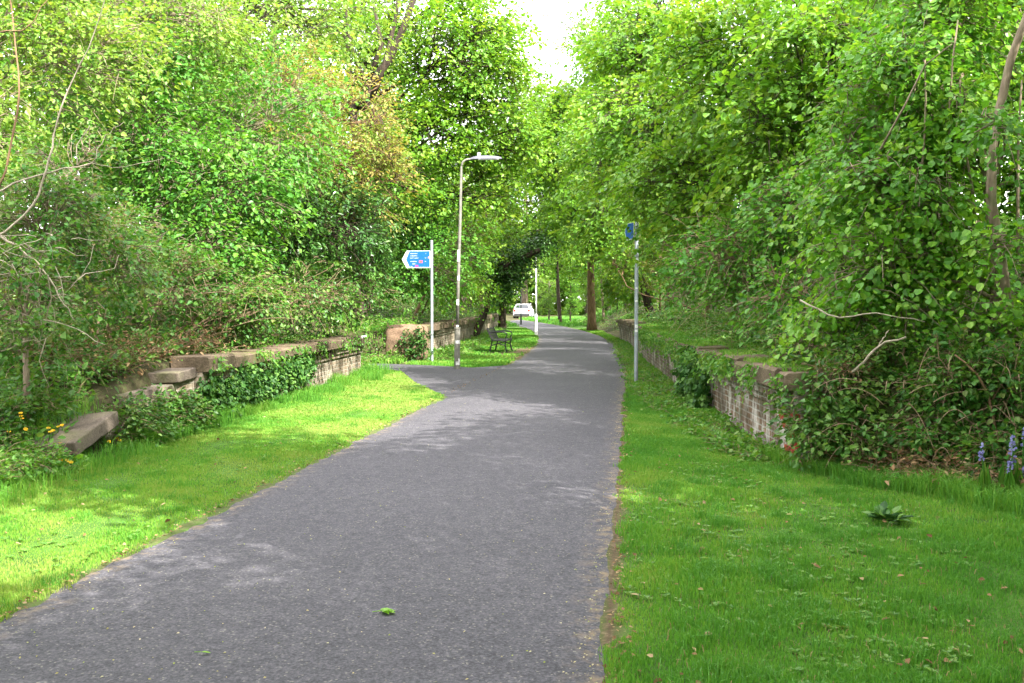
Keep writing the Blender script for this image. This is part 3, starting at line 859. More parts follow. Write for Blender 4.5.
def finger_sign(base, height, ang, blade_len, blade_h, blade_z, label, text=True):
    base = np.asarray(base, float)
    root = thing('finger_sign', base, label, 'signpost', 'blue direction signposts')
    p = MB(); p.tube([base + (0, 0, -.2), base + (0, 0, height)], .038, 14)
    p.lathe([(.041, 0), (.041, .02), (.02, .03)], base + (0, 0, height), 14)
    p.build('post', M['galv'], root)
    ca, sa = math.cos(ang), math.sin(ang)
    def W(u, z, n=0.0):     # u along the blade (away from the post), n towards the reader
        return base + np.array((ca * u - sa * n, sa * u + ca * n, blade_z + z))
    def plate(poly, n0, n1):
        k = len(poly)
        V = np.array([W(u, z, n0) for u, z in poly] + [W(u, z, n1) for u, z in poly])
        F1 = [list(range(k))]; F2 = [list(range(2 * k - 1, k - 1, -1))]
        q = MB(); q.add(V, F1); q.f.append(np.array(F2[0])); q.n.append(np.array([k])); q.mi.append(np.array([0]))
        F = np.array([[i, (i + 1) % k, k + (i + 1) % k, k + i] for i in range(k)])
        q.f.append(F.ravel()); q.n.append(np.full(k, 4)); q.mi.append(np.zeros(k, int))
        return q
    H = blade_h / 2; B = blade_len; tip = .13
    nn = .05
    outer = [(.03, -H), (.03, H), (B - tip, H), (B, 0), (B - tip, -H)]
    pl = plate(outer, nn, nn + .008).build('blade', M['white'], root)
    b = .022
    inner = [(.035, -H + b), (.035, H - b * .6), (B - tip - .03, H - b * .6), (B - tip * .95, H * .75), (B - .055, 0), (B - tip - .012, -H + b)]
    inner = [(.04, -H + b), (.04, H - b * .5), (B - tip - .012, H - b * .5), (B - .028, 0), (B - tip - .012, -H + b)]
    plate(inner, nn + .008, nn + .011).build('blue_face', M['blue'], pl, origin=np.array(root.location))
    if text:
        chev = [(B - .055, 0), (B - tip - .03, H - b), (B - tip - .075, H - b), (B - .11, 0), (B - tip - .075, -H + b * 1.3), (B - tip - .03, -H + b * 1.3)]
        q = MB()
        V = np.array([W(u, z, nn + .013) for u, z in chev])
        q.add(V, [[0, 1, 2, 3], [0, 3, 4, 5]])
        q.build('white_chevron', M['white'], pl, origin=np.array(root.location))
        tx = MB(); rng = np.random.default_rng(77)
        def line(u0, z, words, h=.026):
            u = u0
            for w in words:
                for _ in range(w):
                    lw = rng.uniform(.011, .017)
                    hh = h * rng.choice([.62, .62, .62, 1.0])
                    # a letter: a stem and a bar
                    for (du, dw, dz, dh) in ((0, .004, 0, hh), (0, lw, 0, .006), (lw - .004, .004, 0, h * .62), (0, lw, h * .55, .005)):
                        if rng.random() < .22: continue
                        a0, a1 = u - du, u - du - dw
                        tx.add(np.array([W(a0, z + dz, nn + .014), W(a1, z + dz, nn + .014), W(a1, z + dz + dh, nn + .014), W(a0, z + dz + dh, nn + .014)]), [[0, 1, 2, 3]])
                    u -= lw + .006
                u -= .016
        s = B - tip - .10
        line(s, H * .62, [10]); line(s, H * .35, [10]); line(s, H * .10, [4, 6])
        line(s, -H * .30, [9]); line(s - .06, -H * .58, [4]); line(s - .01, -H * .88, [3])
        line(.15, H * .62, [1]); line(.17, H * .10, [2]); line(.17, -H * .30, [2])
        tx.build('lettering', M['white'], pl, origin=np.array(root.location))
        for nm, mt, u0, u1, z0, z1 in (('red_route_patch', 'red_patch', .33, .235, -H * .42, -H * .12), ('purple_route_patch', 'purple_patch', .44, .35, -H * .92, -H * .66), ('orange_route_patch', 'orange_patch', .085, .045, H * .12, H * .30)):
            q = MB(); q.add(np.array([W(u0, z0, nn + .0135), W(u1, z0, nn + .0135), W(u1, z1, nn + .0135), W(u0, z1, nn + .0135)]), [[0, 1, 2, 3]])
            q.build(nm, M[mt], pl, origin=np.array(root.location))
    for z in (H * .6, -H * .6):
        cl = MB()
        cl.tube([base + (0, 0, blade_z + z - .012), base + (0, 0, blade_z + z + .012)], .044, 12)
        cl.box(W(.04, z, nn - .012), (.06, .03, .024), (0, 0, ang))
        cl.build('clamp', M['galv'], root)
    return root
s1 = G(432, 362.5)
finger_sign((s1[0], s1[1], 0), 3.25, math.pi, .80, .46, 2.77, 'galvanised signpost with a blue arrow board pointing left')
s2 = G(636, 383)
sg2 = finger_sign((s2[0], s2[1], 0), 3.28, R(108), .60, .34, 3.04, 'galvanised signpost beside the right wall, its blue board half hidden by leaves', text=False)
for z, hh in ((1.02, .05), (1.10, .07), (1.62, .04), (1.88, .03), (2.45, .05)):
    aa = np.linspace(R(-130), R(-40), 6)
    v = np.array([(s2[0] + math.cos(q) * .0395, s2[1] + math.sin(q) * .0395, zz) for zz in (z, z + hh) for q in aa])
    st = MB(); st.add(v, [[i, i + 1, 7 + i, 6 + i] for i in range(5)]); st.build('sticker', M['sticker'], sg2)

# the dark post farther on
d3 = G(521, 325)
root = thing('dark_post', (d3[0], d3[1], 0), 'slim dark post at the left path edge near the road', 'post')
q = MB(); q.lathe([(.07, -.1), (.07, .8), (.045, .85), (.042, 3.0), (.03, 3.05)], (d3[0], d3[1], 0), 10); q.build('column', M['dark_post'], root)
q = MB(); q.lathe([(.055, 0), (.06, .05), (.02, .12)], (d3[0], d3[1], 3.05), 10); q.build('cap', M['dark_post'], root)

# bench, seen nearly end-on, facing the path
bb_ = G(502, 352)
root = thing('park_bench', (bb_[0], bb_[1], 0), 'black slatted bench with scrolled iron arms facing the path', 'bench')
x0, y0 = bb_[0] - .02, bb_[1]
q = MB()
for k in range(5): q.box((x0 - .16 + k * .095, y0, .41 - .004 * k), (.075, 1.5, .03))
q.build('seat', M['black_wood'], root)
q = MB()
for k in range(5): q.box((x0 - .235 - k * .034, y0, .47 + k * .072), (.028, 1.5, .065), (0, R(-21), 0))
q.build('backrest', M['black_wood'], root)
for s in (-1, 1):
    yy_ = y0 + s * .68
    q = MB(); q.tube([(x0 - .20, yy_, .43), (x0 - .24, yy_, .25), (x0 - .30, yy_, .0)], [.024, .022, .028], 8); q.build('leg', M['black_iron'], root)
    q = MB(); q.tube([(x0 + .24, yy_, .42), (x0 + .21, yy_, .25), (x0 + .27, yy_, .0)], [.024, .022, .028], 8); q.build('leg', M['black_iron'], root)
    q = MB(); q.tube([(x0 - .28, yy_, .66), (x0 - .05, yy_, .675), (x0 + .16, yy_, .67), (x0 + .25, yy_, .63), (x0 + .27, yy_, .56), (x0 + .22, yy_, .50), (x0 + .25, yy_, .42)], .022, 8); q.build('armrest', M['black_iron'], root)
    q = MB(); q.tube([(x0 - .20, yy_, .41), (x0 + .25, yy_, .40)], .022, 8); q.tube([(x0 - .21, yy_, .42), (x0 - .36, yy_, .80)], .022, 8)
    q.tube([(x0 - .22, yy_, .24), (x0, yy_, .31), (x0 + .21, yy_, .24)], .016, 8); q.build('end_frame', M['black_iron'], root)

# white car on the far road, seen from behind
M['car_white'] = simple_mat('white_car_paint', (.62, .62, .65), .25, 0, .04, 2, .5)
M['glass_dark'] = simple_mat('dark_car_glass', (.02, .025, .03), .1, 0, .1, 2, .6)
M['tyre'] = simple_mat('black_tyre', (.015, .015, .015), .8, 0, .2, 10)
M['tail_red'] = simple_mat('red_tail_lamp', (.62, .03, .02), .25, 0, .1, 5)
M['dark_plastic'] = simple_mat('dark_bumper', (.03, .03, .035), .5, 0, .2, 6)
cg = P(524, 318, 99.0)
root = thing('parked_car', (cg[0], 99.0, .03), 'white car with red tail lamps on the road at the far end of the path', 'car')
cx0, cy0, cz0 = cg[0], 99.0, .03
body = MB()
# cross sections from tail to nose: (y, half width low, half width high, z low, z shoulder)
secs = [(-2.0, .78, .74, .35, .80), (-1.93, .86, .80, .28, .98), (-1.2, .89, .84, .24, 1.0), (0, .90, .86, .22, .98), (1.1, .88, .84, .24, .92), (1.85, .82, .74, .28, .78), (2.0, .74, .66, .36, .68)]
V = []
for y, a, b2, zl, zs in secs:
    V += [(-a * .92, y, zl), (-a, y, zl + .12), (-a, y, zs - .18), (-b2, y, zs), (b2, y, zs), (a, y, zs - .18), (a, y, zl + .12), (a * .92, y, zl)]
V = np.array(V) + (cx0, cy0, cz0)
F = [[i * 8 + j, i * 8 + (j + 1) % 8, (i + 1) * 8 + (j + 1) % 8, (i + 1) * 8 + j] for i in range(6) for j in range(8)] + [list(range(7, -1, -1)), list(range(48, 56))]
body.add(V, F[:48]); body.add(V, [F[48]]); body.add(V, [F[49]])
cab = np.array([(-.80, -1.88, .96), (.80, -1.88, .96), (.80, .95, .94), (-.80, .95, .94), (-.62, -1.45, 1.46), (.62, -1.45, 1.46), (.60, .15, 1.48), (-.60, .15, 1.48)]) + (cx0, cy0, cz0)
body.add(cab, [[0, 1, 5, 4], [1, 2, 6, 5], [2, 3, 7, 6], [3, 0, 4, 7], [4, 5, 6, 7]])
body.build('body', M['car_white'], root)
q = MB(); q.add(np.array([(-.68, -1.845, 1.03), (.68, -1.845, 1.03), (.56, -1.515, 1.41), (-.56, -1.515, 1.41)]) + (cx0, cy0, cz0), [[0, 1, 2, 3]]); q.build('rear_window', M['glass_dark'], root)
for s in (-1, 1):
    q = MB(); q.add(np.array([(s * .755, -1.4, 1.03), (s * .755, .6, 1.02), (s * .64, .1, 1.40), (s * .655, -1.25, 1.39)]) + (cx0, cy0, cz0), [[0, 1, 2, 3]]); q.build('side_window', M['glass_dark'], root)
    q = MB(); q.box((cx0 + s * .70, cy0 - 1.975, cz0 + .84), (.22, .08, .24)); q.build('tail_light', M['tail_red'], root)
    for yy_ in (-1.25, 1.25):
        q = MB(); q.tube([(cx0 + s * .70, cy0 + yy_, cz0 + .31), (cx0 + s * .91, cy0 + yy_, cz0 + .31)], .31, 18); wobj = q.build('wheel', M['tyre'], root)
        q = MB(); q.tube([(cx0 + s * .90, cy0 + yy_, cz0 + .31), (cx0 + s * .92, cy0 + yy_, cz0 + .31)], .19, 14); q.build('rim', M['galv'], wobj, origin=np.array(root.location))
q = MB(); q.box((cx0, cy0 - 2.0, cz0 + .42), (1.55, .10, .20)); q.build('bumper', M['dark_plastic'], root)

# ------------------------------------------------------------------ trees and bushes
def lb_(px, py, Yd, rx, ry, rd=None):
    c = P(px, py, Yd)
    a, b2 = rx * Yd / FPX, ry * Yd / FPX
    return (c, (a, rd if rd else (a + b2) / 2, b2))

def gz(x, y):
    return np.array((x, y, float(land(x, y))))

def quick_tree(name, label, lobes, at=None, trunk_r=.08, cat='tree', top=None, lean=0.0, **kw):
    """trunk from the ground at `at` up into the topmost lobe"""
    c0 = np.mean([c for c, r in lobes], axis=0)
    zt = max(c[2] for c, r in lobes)
    ctop = max(lobes, key=lambda q: q[0][2])[0]
    if at is None: at = (c0[0], c0[1])
    b = gz(*at) - (0, 0, .1)
    rng = np.random.default_rng(kw.get('seed', 1) + 50)
    end = np.array((ctop[0], ctop[1], zt)) if top is None else np.asarray(top, float)
    mid = b + (end - b) * .5 + np.array((rng.normal(0, .12), rng.normal(0, .12), 0)) * min(2, end[2] - b[2])
    mid[:2] = b[:2] + (mid[:2] - b[:2]) * .7
    return tree(name, b, [b, b + (mid - b) * .5, mid, end], trunk_r, lobes, label, cat=cat, **kw)

def canes(n, x0, x1, y0, y1, Yd, span=.9):
    def f(wood, crown, rng):
        for _ in range(n):
            a = P(rng.uniform(x0, x1), rng.uniform(y0, y1), Yd + rng.uniform(-.5, .6)); a[2] = max(a[2], .1)
            d = np.array((rng.normal(0, .5), rng.normal(-.1, .25), rng.normal(-.05, .28))) * span
            k = 9; t = np.linspace(0, 1, k)[:, None]
            q = a + d * t + np.array((0, 0, 1.0)) * rng.uniform(.02, .2) * 4 * t * (1 - t) * span
            wood.tube(q, np.linspace(.0045, .002, k), 4)
    return f
# ---- left bank, near to far
def deadwood(pts_px, Yd, r0, r1):
    def f(wood, crown, rng):
        for pts, a, b2 in zip(pts_px, r0, r1):
            q = np.array([P(x, y, Yd + dy) for x, y, dy in pts])
            t = np.linspace(0, len(q) - 1, len(q) * 3)
            q = np.stack([np.interp(t, np.arange(len(q)), q[:, i]) for i in range(3)], 1)
            q[1:-1] = (q[:-2] + q[1:-1] * 2 + q[2:]) / 4
            q[1:-1] += rng.normal(0, .008, q[1:-1].shape)
            wood.tube(q, np.linspace(a, b2, len(q)), 7)
    return f

quick_tree('shrub', 'rust tinged brambly shrub under bleached bare branches beside the left edge', [lb_(45, 215, 9.6, 85, 75), lb_(20, 300, 8.8, 70, 75), lb_(110, 260, 10.5, 70, 60), lb_(70, 170, 10.5, 60, 40)],
           at=(-6.2, 9.6), cat='shrub', leaf='rusty', bark='bark_pale', seed=11, clumps=340, per=20, size=.055, L=.34, W=.22, limb_r=.022, trunk_r=.04, twig=.0035, gaps=.3)
root = thing('dead_branch', gz(-6.0, 8.7), 'long bleached bare branch sweeping up in front of the rusty shrub', 'branch')
mb = MB()
deadwood([[(-60, 250, 0), (-5, 238, 0), (30, 212, .05), (47, 172, .1), (55, 135, .2), (68, 85, .3), (95, 40, .4), (110, -20, .5)],
          [(-50, 205, .1), (0, 192, .1), (40, 173, .1), (92, 163, .2)],
          [(77, 165, .2), (76, 145, .2), (90, 125, .3)],
          [(92, 163, .2), (104, 136, .3), (124, 122, .4)],
          [(92, 163, .2), (120, 168, .3), (165, 158, .5)]], 8.7, [.014, .013, .006, .005, .004], [.004, .006, .003, .002, .0015])(mb, None, np.random.default_rng(3))
mb.build('bare_wood', M['deadwood'], root, smooth=True)
root = thing('dead_branch', gz(-5.9, 8.4), 'thin forked dead branch drooping over the low leaves by the left edge', 'branch')
mb = MB()
rg = np.random.default_rng(4)
deadwood([[(-20, 225, 0), (12, 242, 0), (45, 270, .1), (62, 300, .1), (75, 322, .15)], [(40, 268, 0), (37, 300, .1), (42, 330, .1), (38, 350, .2)],
          [(48, 275, 0), (52, 305, .1), (58, 330, .2)], [(-10, 300, 0), (30, 318, .1), (70, 325, .2), (105, 345, .3)], [(-10, 355, 0), (25, 342, .1), (48, 338, .2), (60, 320, .2)], [(0, 260, .1), (15, 268, .1), (8, 280, .2), (-10, 285, .2)]],
         8.5, [.012, .007, .006, .007, .008, .005], [.004, .003, .0025, .003, .003, .002])(mb, None, rg)
for k in range(46):   # tangle of fine twigs
    a = P(rg.uniform(-15, 75), rg.uniform(235, 350), 8.5 + rg.uniform(0, .5)); d = rg.normal(0, .22, 3)
    mb.tube(curve_between(a, a + d, rg, 5, .2), np.linspace(.0045, .002, 5), 4)
mb.build('bare_wood', M['deadwood'], root, smooth=True)
root = thing('dead_branch', gz(-6.3, 8.9), 'dark bare stem rising along the left edge of the trees', 'branch')
mb = MB(); deadwood([[(-25, 260, 0), (2, 180, .1), (20, 110, .2), (16, 40, .3), (8, -30, .4)], [(0, 32, .3), (30, 28, .3), (52, -10, .4)]], 9.0, [.013, .008], [.006, .003])(mb, None, np.random.default_rng(5))
mb.build('bare_wood', M['bark_brown'], root, smooth=True)

quick_tree('bramble_bush', 'broad bramble mound with pinkish young leaves below the elder', [lb_(170, 280, 13.2, 85, 48), lb_(120, 240, 12.6, 60, 50), lb_(230, 300, 14.5, 70, 40), lb_(80, 300, 11.5, 60, 40), lb_(75, 372, 10.9, 55, 26)],
           at=(-7.2, 13.3), extra=canes(40, 60, 250, 250, 340, 13, .8), cat='bush', leaf='rusty', seed=12, clumps=330, per=18, size=.06, L=.36, W=.24, limb_r=.02, trunk_r=.03, twig=.0035, bark='stem')
quick_tree('bramble_bush', 'dark green bramble bush spilling over the ivy wall coping', [lb_(290, 290, 17.0, 70, 45), lb_(350, 290, 20.0, 50, 40), lb_(235, 318, 15.0, 55, 22)],
           at=(-7.4, 17), cat='bush', leaf='bramble', seed=13, clumps=280, per=18, size=.065, L=.42, W=.28, limb_r=.02, trunk_r=.03, twig=.004, bark='stem')
quick_tree('elder_tree', 'fresh green elder filling the middle of the left bank', [lb_(215, 190, 15.5, 110, 80), lb_(150, 135, 15, 80, 70), lb_(270, 120, 16.5, 80, 75), lb_(200, 250, 14.6, 80, 55), lb_(120, 70, 15.5, 90, 60)],
           at=(-8.2, 15.6), leaf='elder', bark='bark_pale', seed=14, clumps=480, per=36, size=.08, L=.8, W=.5, limb_r=.03, trunk_r=.07, droop=.35, gaps=.3)
quick_tree('hawthorn_tree', 'pale yellowish spring tree at the top left corner', [lb_(60, 60, 13.5, 110, 85), lb_(-40, 120, 12, 90, 90), lb_(170, 20, 16, 100, 70), lb_(20, -30, 13.5, 120, 60)],
           at=(-9.5, 13.3), leaf='pale', bark='bark_pale', seed=15, clumps=420, per=34, size=.072, L=.75, W=.42, limb_r=.03, trunk_r=.08, gaps=.38)
quick_tree('copper_tipped_tree', 'small tree with orange and copper new leaf tips over the ivy wall', [lb_(345, 120, 19.5, 62, 62), lb_(372, 175, 19.5, 42, 60), lb_(310, 165, 18.8, 60, 70), lb_(300, 90, 20, 60, 45)],
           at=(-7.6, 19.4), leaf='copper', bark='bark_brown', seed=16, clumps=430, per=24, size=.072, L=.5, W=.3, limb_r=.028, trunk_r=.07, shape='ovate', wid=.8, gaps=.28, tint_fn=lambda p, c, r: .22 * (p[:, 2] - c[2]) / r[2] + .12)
quick_tree('laurel_bush', 'glossy dark evergreen bush under the copper tipped tree', [lb_(330, 225, 18.4, 62, 52), lb_(362, 238, 19.8, 36, 45), lb_(280, 225, 17.4, 45, 50)],
           at=(-7.6, 18.4), cat='bush', leaf='dark', bark='bark_dark', seed=17, clumps=330, per=20, size=.1, L=.45, W=.28, limb_r=.025, trunk_r=.05, shape='narrow', gaps=.25)
quick_tree('ash_tree', 'tall yellow green tree rising behind the elder', [lb_(250, 30, 22, 110, 80), lb_(180, -40, 22, 120, 70), lb_(330, 10, 24, 70, 60), lb_(110, 20, 23, 90, 70)],
           at=(-11.5, 22), leaf='pale', bark='bark', seed=18, clumps=480, per=32, size=.1, L=.95, W=.55, limb_r=.05, trunk_r=.15, gaps=.4)
def dark_limbs(wood, crown, rng):
    for pts, a in (([(395, 165), (372, 110), (368, 85), (392, 60), (405, 25), (420, -20)], .16), ([(372, 100), (385, 60), (398, 15), (402, -20)], .09), ([(368, 85), (380, 45), (372, 0)], .08), ([(370, 90), (352, 50), (345, 10), (350, -30)], .06)):
        q = np.array([P(x, y, 27) for x, y in pts]); wood.tube(q + rng.normal(0, .05, q.shape), np.linspace(a, a * .45, len(q)), 7)
quick_tree('sycamore_tree', 'large sycamore with dark bare limbs left of the sky gap', [lb_(450, 60, 29, 68, 55), lb_(485, 95, 30, 58, 50), lb_(440, 130, 29, 60, 45), lb_(500, 140, 31, 55, 38), lb_(430, 10, 30, 70, 50), lb_(492, 35, 30, 34, 45), lb_(512, 95, 33, 26, 24), lb_(505, 55, 32, 26, 34), lb_(380, 50, 32, 34, 40), lb_(352, 95, 32, 34, 34), lb_(345, 25, 32, 34, 34), lb_(400, 175, 28, 50, 40), lb_(460, 190, 31, 60, 38)],
           at=(-7.9, 28.5), leaf='maple', bark='bark_dark', seed=19, clumps=760, per=34, size=.115, L=1.2, W=.75, limb_r=.07, trunk_r=.22, flat=.75, droop=.25, wid=1.25, gaps=.3, extra=dark_limbs)
quick_tree('laurel_bush', 'dark bush in the gap behind the sandstone block', [lb_(395, 262, 29.5, 48, 40), lb_(440, 255, 30, 42, 50), lb_(410, 220, 30, 45, 40)],
           at=(-7.9, 28.8), cat='bush', leaf='elder', bark='bark_dark', seed=20, clumps=330, per=20, size=.1, L=.6, W=.36, limb_r=.035, trunk_r=.06, gaps=.28)
quick_tree('hazel_bush', 'leafy bush hanging over the far platform wall behind the lamp post', [lb_(470, 240, 35, 35, 50), lb_(445, 285, 33, 38, 28), lb_(490, 205, 38, 45, 50), lb_(478, 290, 36, 20, 22)],
           at=(-7.9, 35), cat='bush', leaf='maple', bark='bark_brown', seed=21, clumps=300, per=20, size=.11, L=.7, W=.42, limb_r=.04, trunk_r=.07, gaps=.28)
def ivy_arch(wood, crown, rng):
    q = np.array([P(x, y, 43) for x, y in ((488, 300), (492, 280), (502, 270), (520, 258), (540, 250))]); wood.tube(q, np.linspace(.2, .1, 5), 8)
quick_tree('ivy_clad_tree', 'dark ivy clad tree leaning over the path beyond the bench', [lb_(508, 262, 43, 20, 24), lb_(522, 248, 44, 24, 16), lb_(500, 285, 43, 14, 20), lb_(545, 240, 45, 18, 12)],
           at=(-6.9, 43), leaf='dark', bark='bark_dark', seed=22, clumps=260, per=20, size=.13, L=.6, W=.4, limb_r=.08, trunk_r=.2, gaps=.25, extra=ivy_arch)
quick_tree('lime_tree', 'tall light green tree standing behind the lamp lantern', [lb_(520, 185, 48, 45, 45), lb_(545, 140, 52, 35, 35), lb_(490, 150, 50, 50, 45), lb_(555, 205, 52, 26, 40), lb_(525, 120, 54, 35, 30), lb_(560, 150, 56, 34, 45), lb_(545, 105, 60, 40, 28), lb_(570, 200, 58, 22, 40), lb_(548, 225, 54, 26, 24), lb_(575, 150, 50, 24, 40), lb_(548, 100, 47, 30, 18), lb_(560, 175, 46, 28, 36), lb_(546, 226, 47.5, 16, 9)],
           at=(-8.6, 49), leaf='maple', bark='bark', seed=23, clumps=560, per=20, size=.16, L=1.0, W=.6, limb_r=.09, trunk_r=.25, gaps=.33)

# ---- right bank, near to far
def pale_trunk(wood, crown, rng):
    q = np.array([P(x, y, 9.9) for x, y in ((1006, 300), (1003, 272), (996, 240), (990, 200), (993, 160), (1000, 110), (1012, 60), (1030, 10), (1042, -40))])
    wood.tube(q + rng.normal(0, .01, q.shape), np.linspace(.054, .032, len(q)), 10)
    q = np.array([P(x, y, 9.7) for x, y in ((880, 150), (905, 105), (925, 65), (952, 44))]); wood.tube(q, np.linspace(.011, .006, 4), 7)
    for x0, y0, x1, y1 in ((950, 300, 958, 20), (905, 330, 925, 60), (1018, 260, 1022, 80), (975, 250, 960, 80)):
        wood.tube(curve_between(P(x0, y0, 10.4), P(x1, y1, 10.3), rng, 8, .05), np.linspace(.018, .008, 8), 6)
bt = P(1006, 300, 9.9)
quick_tree('elm_tree', 'near tree with large drooping leaves and a pale curved trunk at the right edge', [lb_(905, 190, 10.6, 62, 70), lb_(955, 120, 10.8, 48, 60), lb_(880, 265, 10.2, 55, 42), lb_(940, 250, 10.4, 48, 50), lb_(850, 160, 11.4, 50, 60), lb_(840, 320, 10.6, 42, 30), lb_(1022, 180, 11.0, 18, 60), lb_(1003, 235, 9.45, 20, 22), lb_(1000, 120, 9.5, 22, 16), lb_(900, 90, 11.2, 70, 65), lb_(1000, 330, 9.9, 45, 40), lb_(945, 20, 11.6, 55, 50), lb_(1030, 60, 13.5, 40, 50)],
           at=(bt[0], bt[1]), leaf='lime', bark='bark_pale', seed=31, clumps=500, per=38, size=.066, L=.72, W=.36, limb_r=.022, trunk_r=.09, droop=.5, hang=.6, flat=.4, wid=1.05, shape='round', gaps=.5, extra=pale_trunk)
quick_tree('maple_tree', 'spreading bright maple reaching over the path from the right bank', [lb_(740, 60, 15.5, 95, 70), lb_(660, 110, 18, 75, 55), lb_(790, 130, 14, 75, 60), lb_(700, 180, 16.5, 75, 50), lb_(625, 165, 20, 50, 45), lb_(830, 40, 13.5, 90, 60), lb_(650, 40, 19, 75, 50), lb_(700, 225, 18.5, 40, 30), lb_(602, 205, 23, 32, 40), lb_(600, 140, 25, 40, 40), lb_(640, 212, 19.4, 12, 7), lb_(760, 190, 15.5, 60, 50)],
           at=(3.6, 15.5), leaf='maple', bark='bark', seed=32, clumps=760, per=46, size=.086, L=.95, W=.6, limb_r=.045, trunk_r=.13, flat=.88, droop=.38, hang=.4, wid=1.2, shape='ovate', gaps=.33)
quick_tree('hazel_bush', 'loose twiggy bush beneath the maple on the right bank', [lb_(740, 250, 14, 70, 52), lb_(800, 215, 13, 60, 60), lb_(700, 265, 16, 45, 38), lb_(800, 295, 12, 55, 38)],
           at=(3.3, 13.8), extra=canes(40, 690, 830, 210, 330, 14, 1.0), cat='bush', leaf='elder', bark='stem', seed=33, clumps=360, per=18, size=.075, L=.5, W=.32, limb_r=.022, trunk_r=.04, gaps=.4, droop=.4)
quick_tree('bramble_bush', 'tangled bramble bush spilling over the near end of the right wall', [lb_(828, 388, 10.0, 50, 50), lb_(808, 425, 9.75, 20, 34), lb_(890, 370, 10.2, 60, 50), lb_(850, 435, 9.6, 42, 30), lb_(810, 345, 11.2, 48, 32), lb_(822, 405, 9.9, 30, 40), lb_(800, 375, 10.5, 26, 20)],
           at=(2.6, 10.6), extra=canes(45, 790, 920, 350, 470, 9.8, .55), cat='bush', leaf='bramble', bark='stem', seed=34, clumps=420, per=17, size=.06, L=.32, W=.22, limb_r=.014, trunk_r=.02, twig=.0035, gaps=.36)
quick_tree('bramble_bush', 'rust flecked bramble bush behind the bluebells at the right edge', [lb_(960, 390, 9.6, 58, 55), lb_(1015, 400, 9.3, 48, 60), lb_(930, 440, 9.4, 50, 30), lb_(1000, 450, 9.0, 45, 25)],
           at=(3.4, 9.6), extra=canes(45, 900, 1030, 360, 480, 9.2, .55), cat='bush', leaf='rusty', bark='stem', seed=35, clumps=420, per=17, size=.058, L=.32, W=.22, limb_r=.014, trunk_r=.02, twig=.0035, gaps=.38, tint_fn=lambda p, c, r: -.12 + 0 * p[:, 2])
quick_tree('thorn_bush', 'yellow green bush on the bank above the right signpost', [lb_(680, 270, 24, 30, 22), lb_(660, 245, 25, 28, 25), lb_(720, 235, 22, 35, 35)],
           at=(2.6, 24), cat='bush', leaf='copper', bark='stem', seed=36, clumps=200, per=18, size=.08, L=.45, W=.3, limb_r=.02, trunk_r=.04, gaps=.35, tint_fn=lambda p, c, r: -.15 + 0 * p[:, 2])
quick_tree('hazel_bush', 'rounded green bush at the far end of the right wall', [lb_(640, 285, 42, 24, 22), lb_(618, 280, 46, 20, 25), lb_(655, 255, 40, 24, 26)],
           at=(1.2, 42), cat='bush', leaf='maple', bark='stem', seed=37, clumps=220, per=18, size=.13, L=.7, W=.45, limb_r=.03, trunk_r=.06, gaps=.3)
def brown_trunk(wood, crown, rng):
    q = np.array([P(x, y, 57) for x, y in ((592, 332), (591, 300), (590, 270), (591, 235), (594, 190))]); wood.tube(q, np.linspace(.27, .17, 5), 10)
b57 = P(592, 331, 57)
quick_tree('lime_tree', 'tree with a straight brown trunk at the right path edge in the distance', [lb_(600, 190, 55, 45, 50), lb_(590, 130, 56, 38, 45), lb_(630, 230, 52, 35, 35), lb_(625, 110, 54, 50, 55), lb_(605, 245, 56, 26, 18)],
           at=(b57[0], b57[1]), top=P(592, 130, 57), leaf='maple', bark='bark_brown', seed=38, clumps=420, per=20, size=.17, L=1.0, W=.62, limb_r=.08, trunk_r=.27, gaps=.3)
def sky_twigs(wood, crown, rng):
    for k in range(60):
        a = P(rng.uniform(520, 590), rng.uniform(5, 95), 38 + rng.uniform(-1, 3))
        d = np.array((rng.normal(-.4, .7), rng.normal(0, .4), rng.normal(.1, .35)))
        wood.tube(curve_between(a, a + d * 1.6, rng, 6, .12), np.linspace(.018, .006, 6), 4)
quick_tree('sycamore_tree', 'tall sycamore closing the right side of the sky gap', [lb_(630, 60, 34, 62, 65), lb_(600, 110, 36, 42, 45), lb_(665, -10, 32, 80, 60), lb_(650, 150, 33, 55, 50), lb_(594, 35, 40, 30, 50), lb_(574, 100, 42, 32, 26)],
           at=(2.8, 34), extra=sky_twigs, leaf='maple', bark='bark', seed=39, clumps=480, per=34, size=.12, L=1.2, W=.75, limb_r=.06, trunk_r=.2, flat=.75, gaps=.33)
quick_tree('sycamore_tree', 'shady sycamore leaning out over the path beyond the right signpost', [lb_(566, 120, 41, 32, 30), lb_(548, 165, 43, 28, 30), lb_(578, 205, 41, 24, 30), lb_(598, 150, 39, 26, 40), lb_(556, 215, 45, 20, 20), lb_(590, 240, 44, 18, 18)],
           at=(.9, 41.5), leaf='maple', bark='bark_dark', seed=43, clumps=520, per=30, size=.14, L=1.1, W=.7, limb_r=.07, trunk_r=.19, flat=.75, gaps=.25)
quick_tree('hazel_bush', 'bush behind the right signpost board', [lb_(655, 235, 30, 22, 30), lb_(680, 200, 27, 45, 40), lb_(625, 262, 34, 22, 18)],
           at=(2.2, 29.5), cat='bush', leaf='maple', bark='bark_brown', seed=40, clumps=260, per=20, size=.105, L=.65, W=.4, limb_r=.03, trunk_r=.06, gaps=.3)

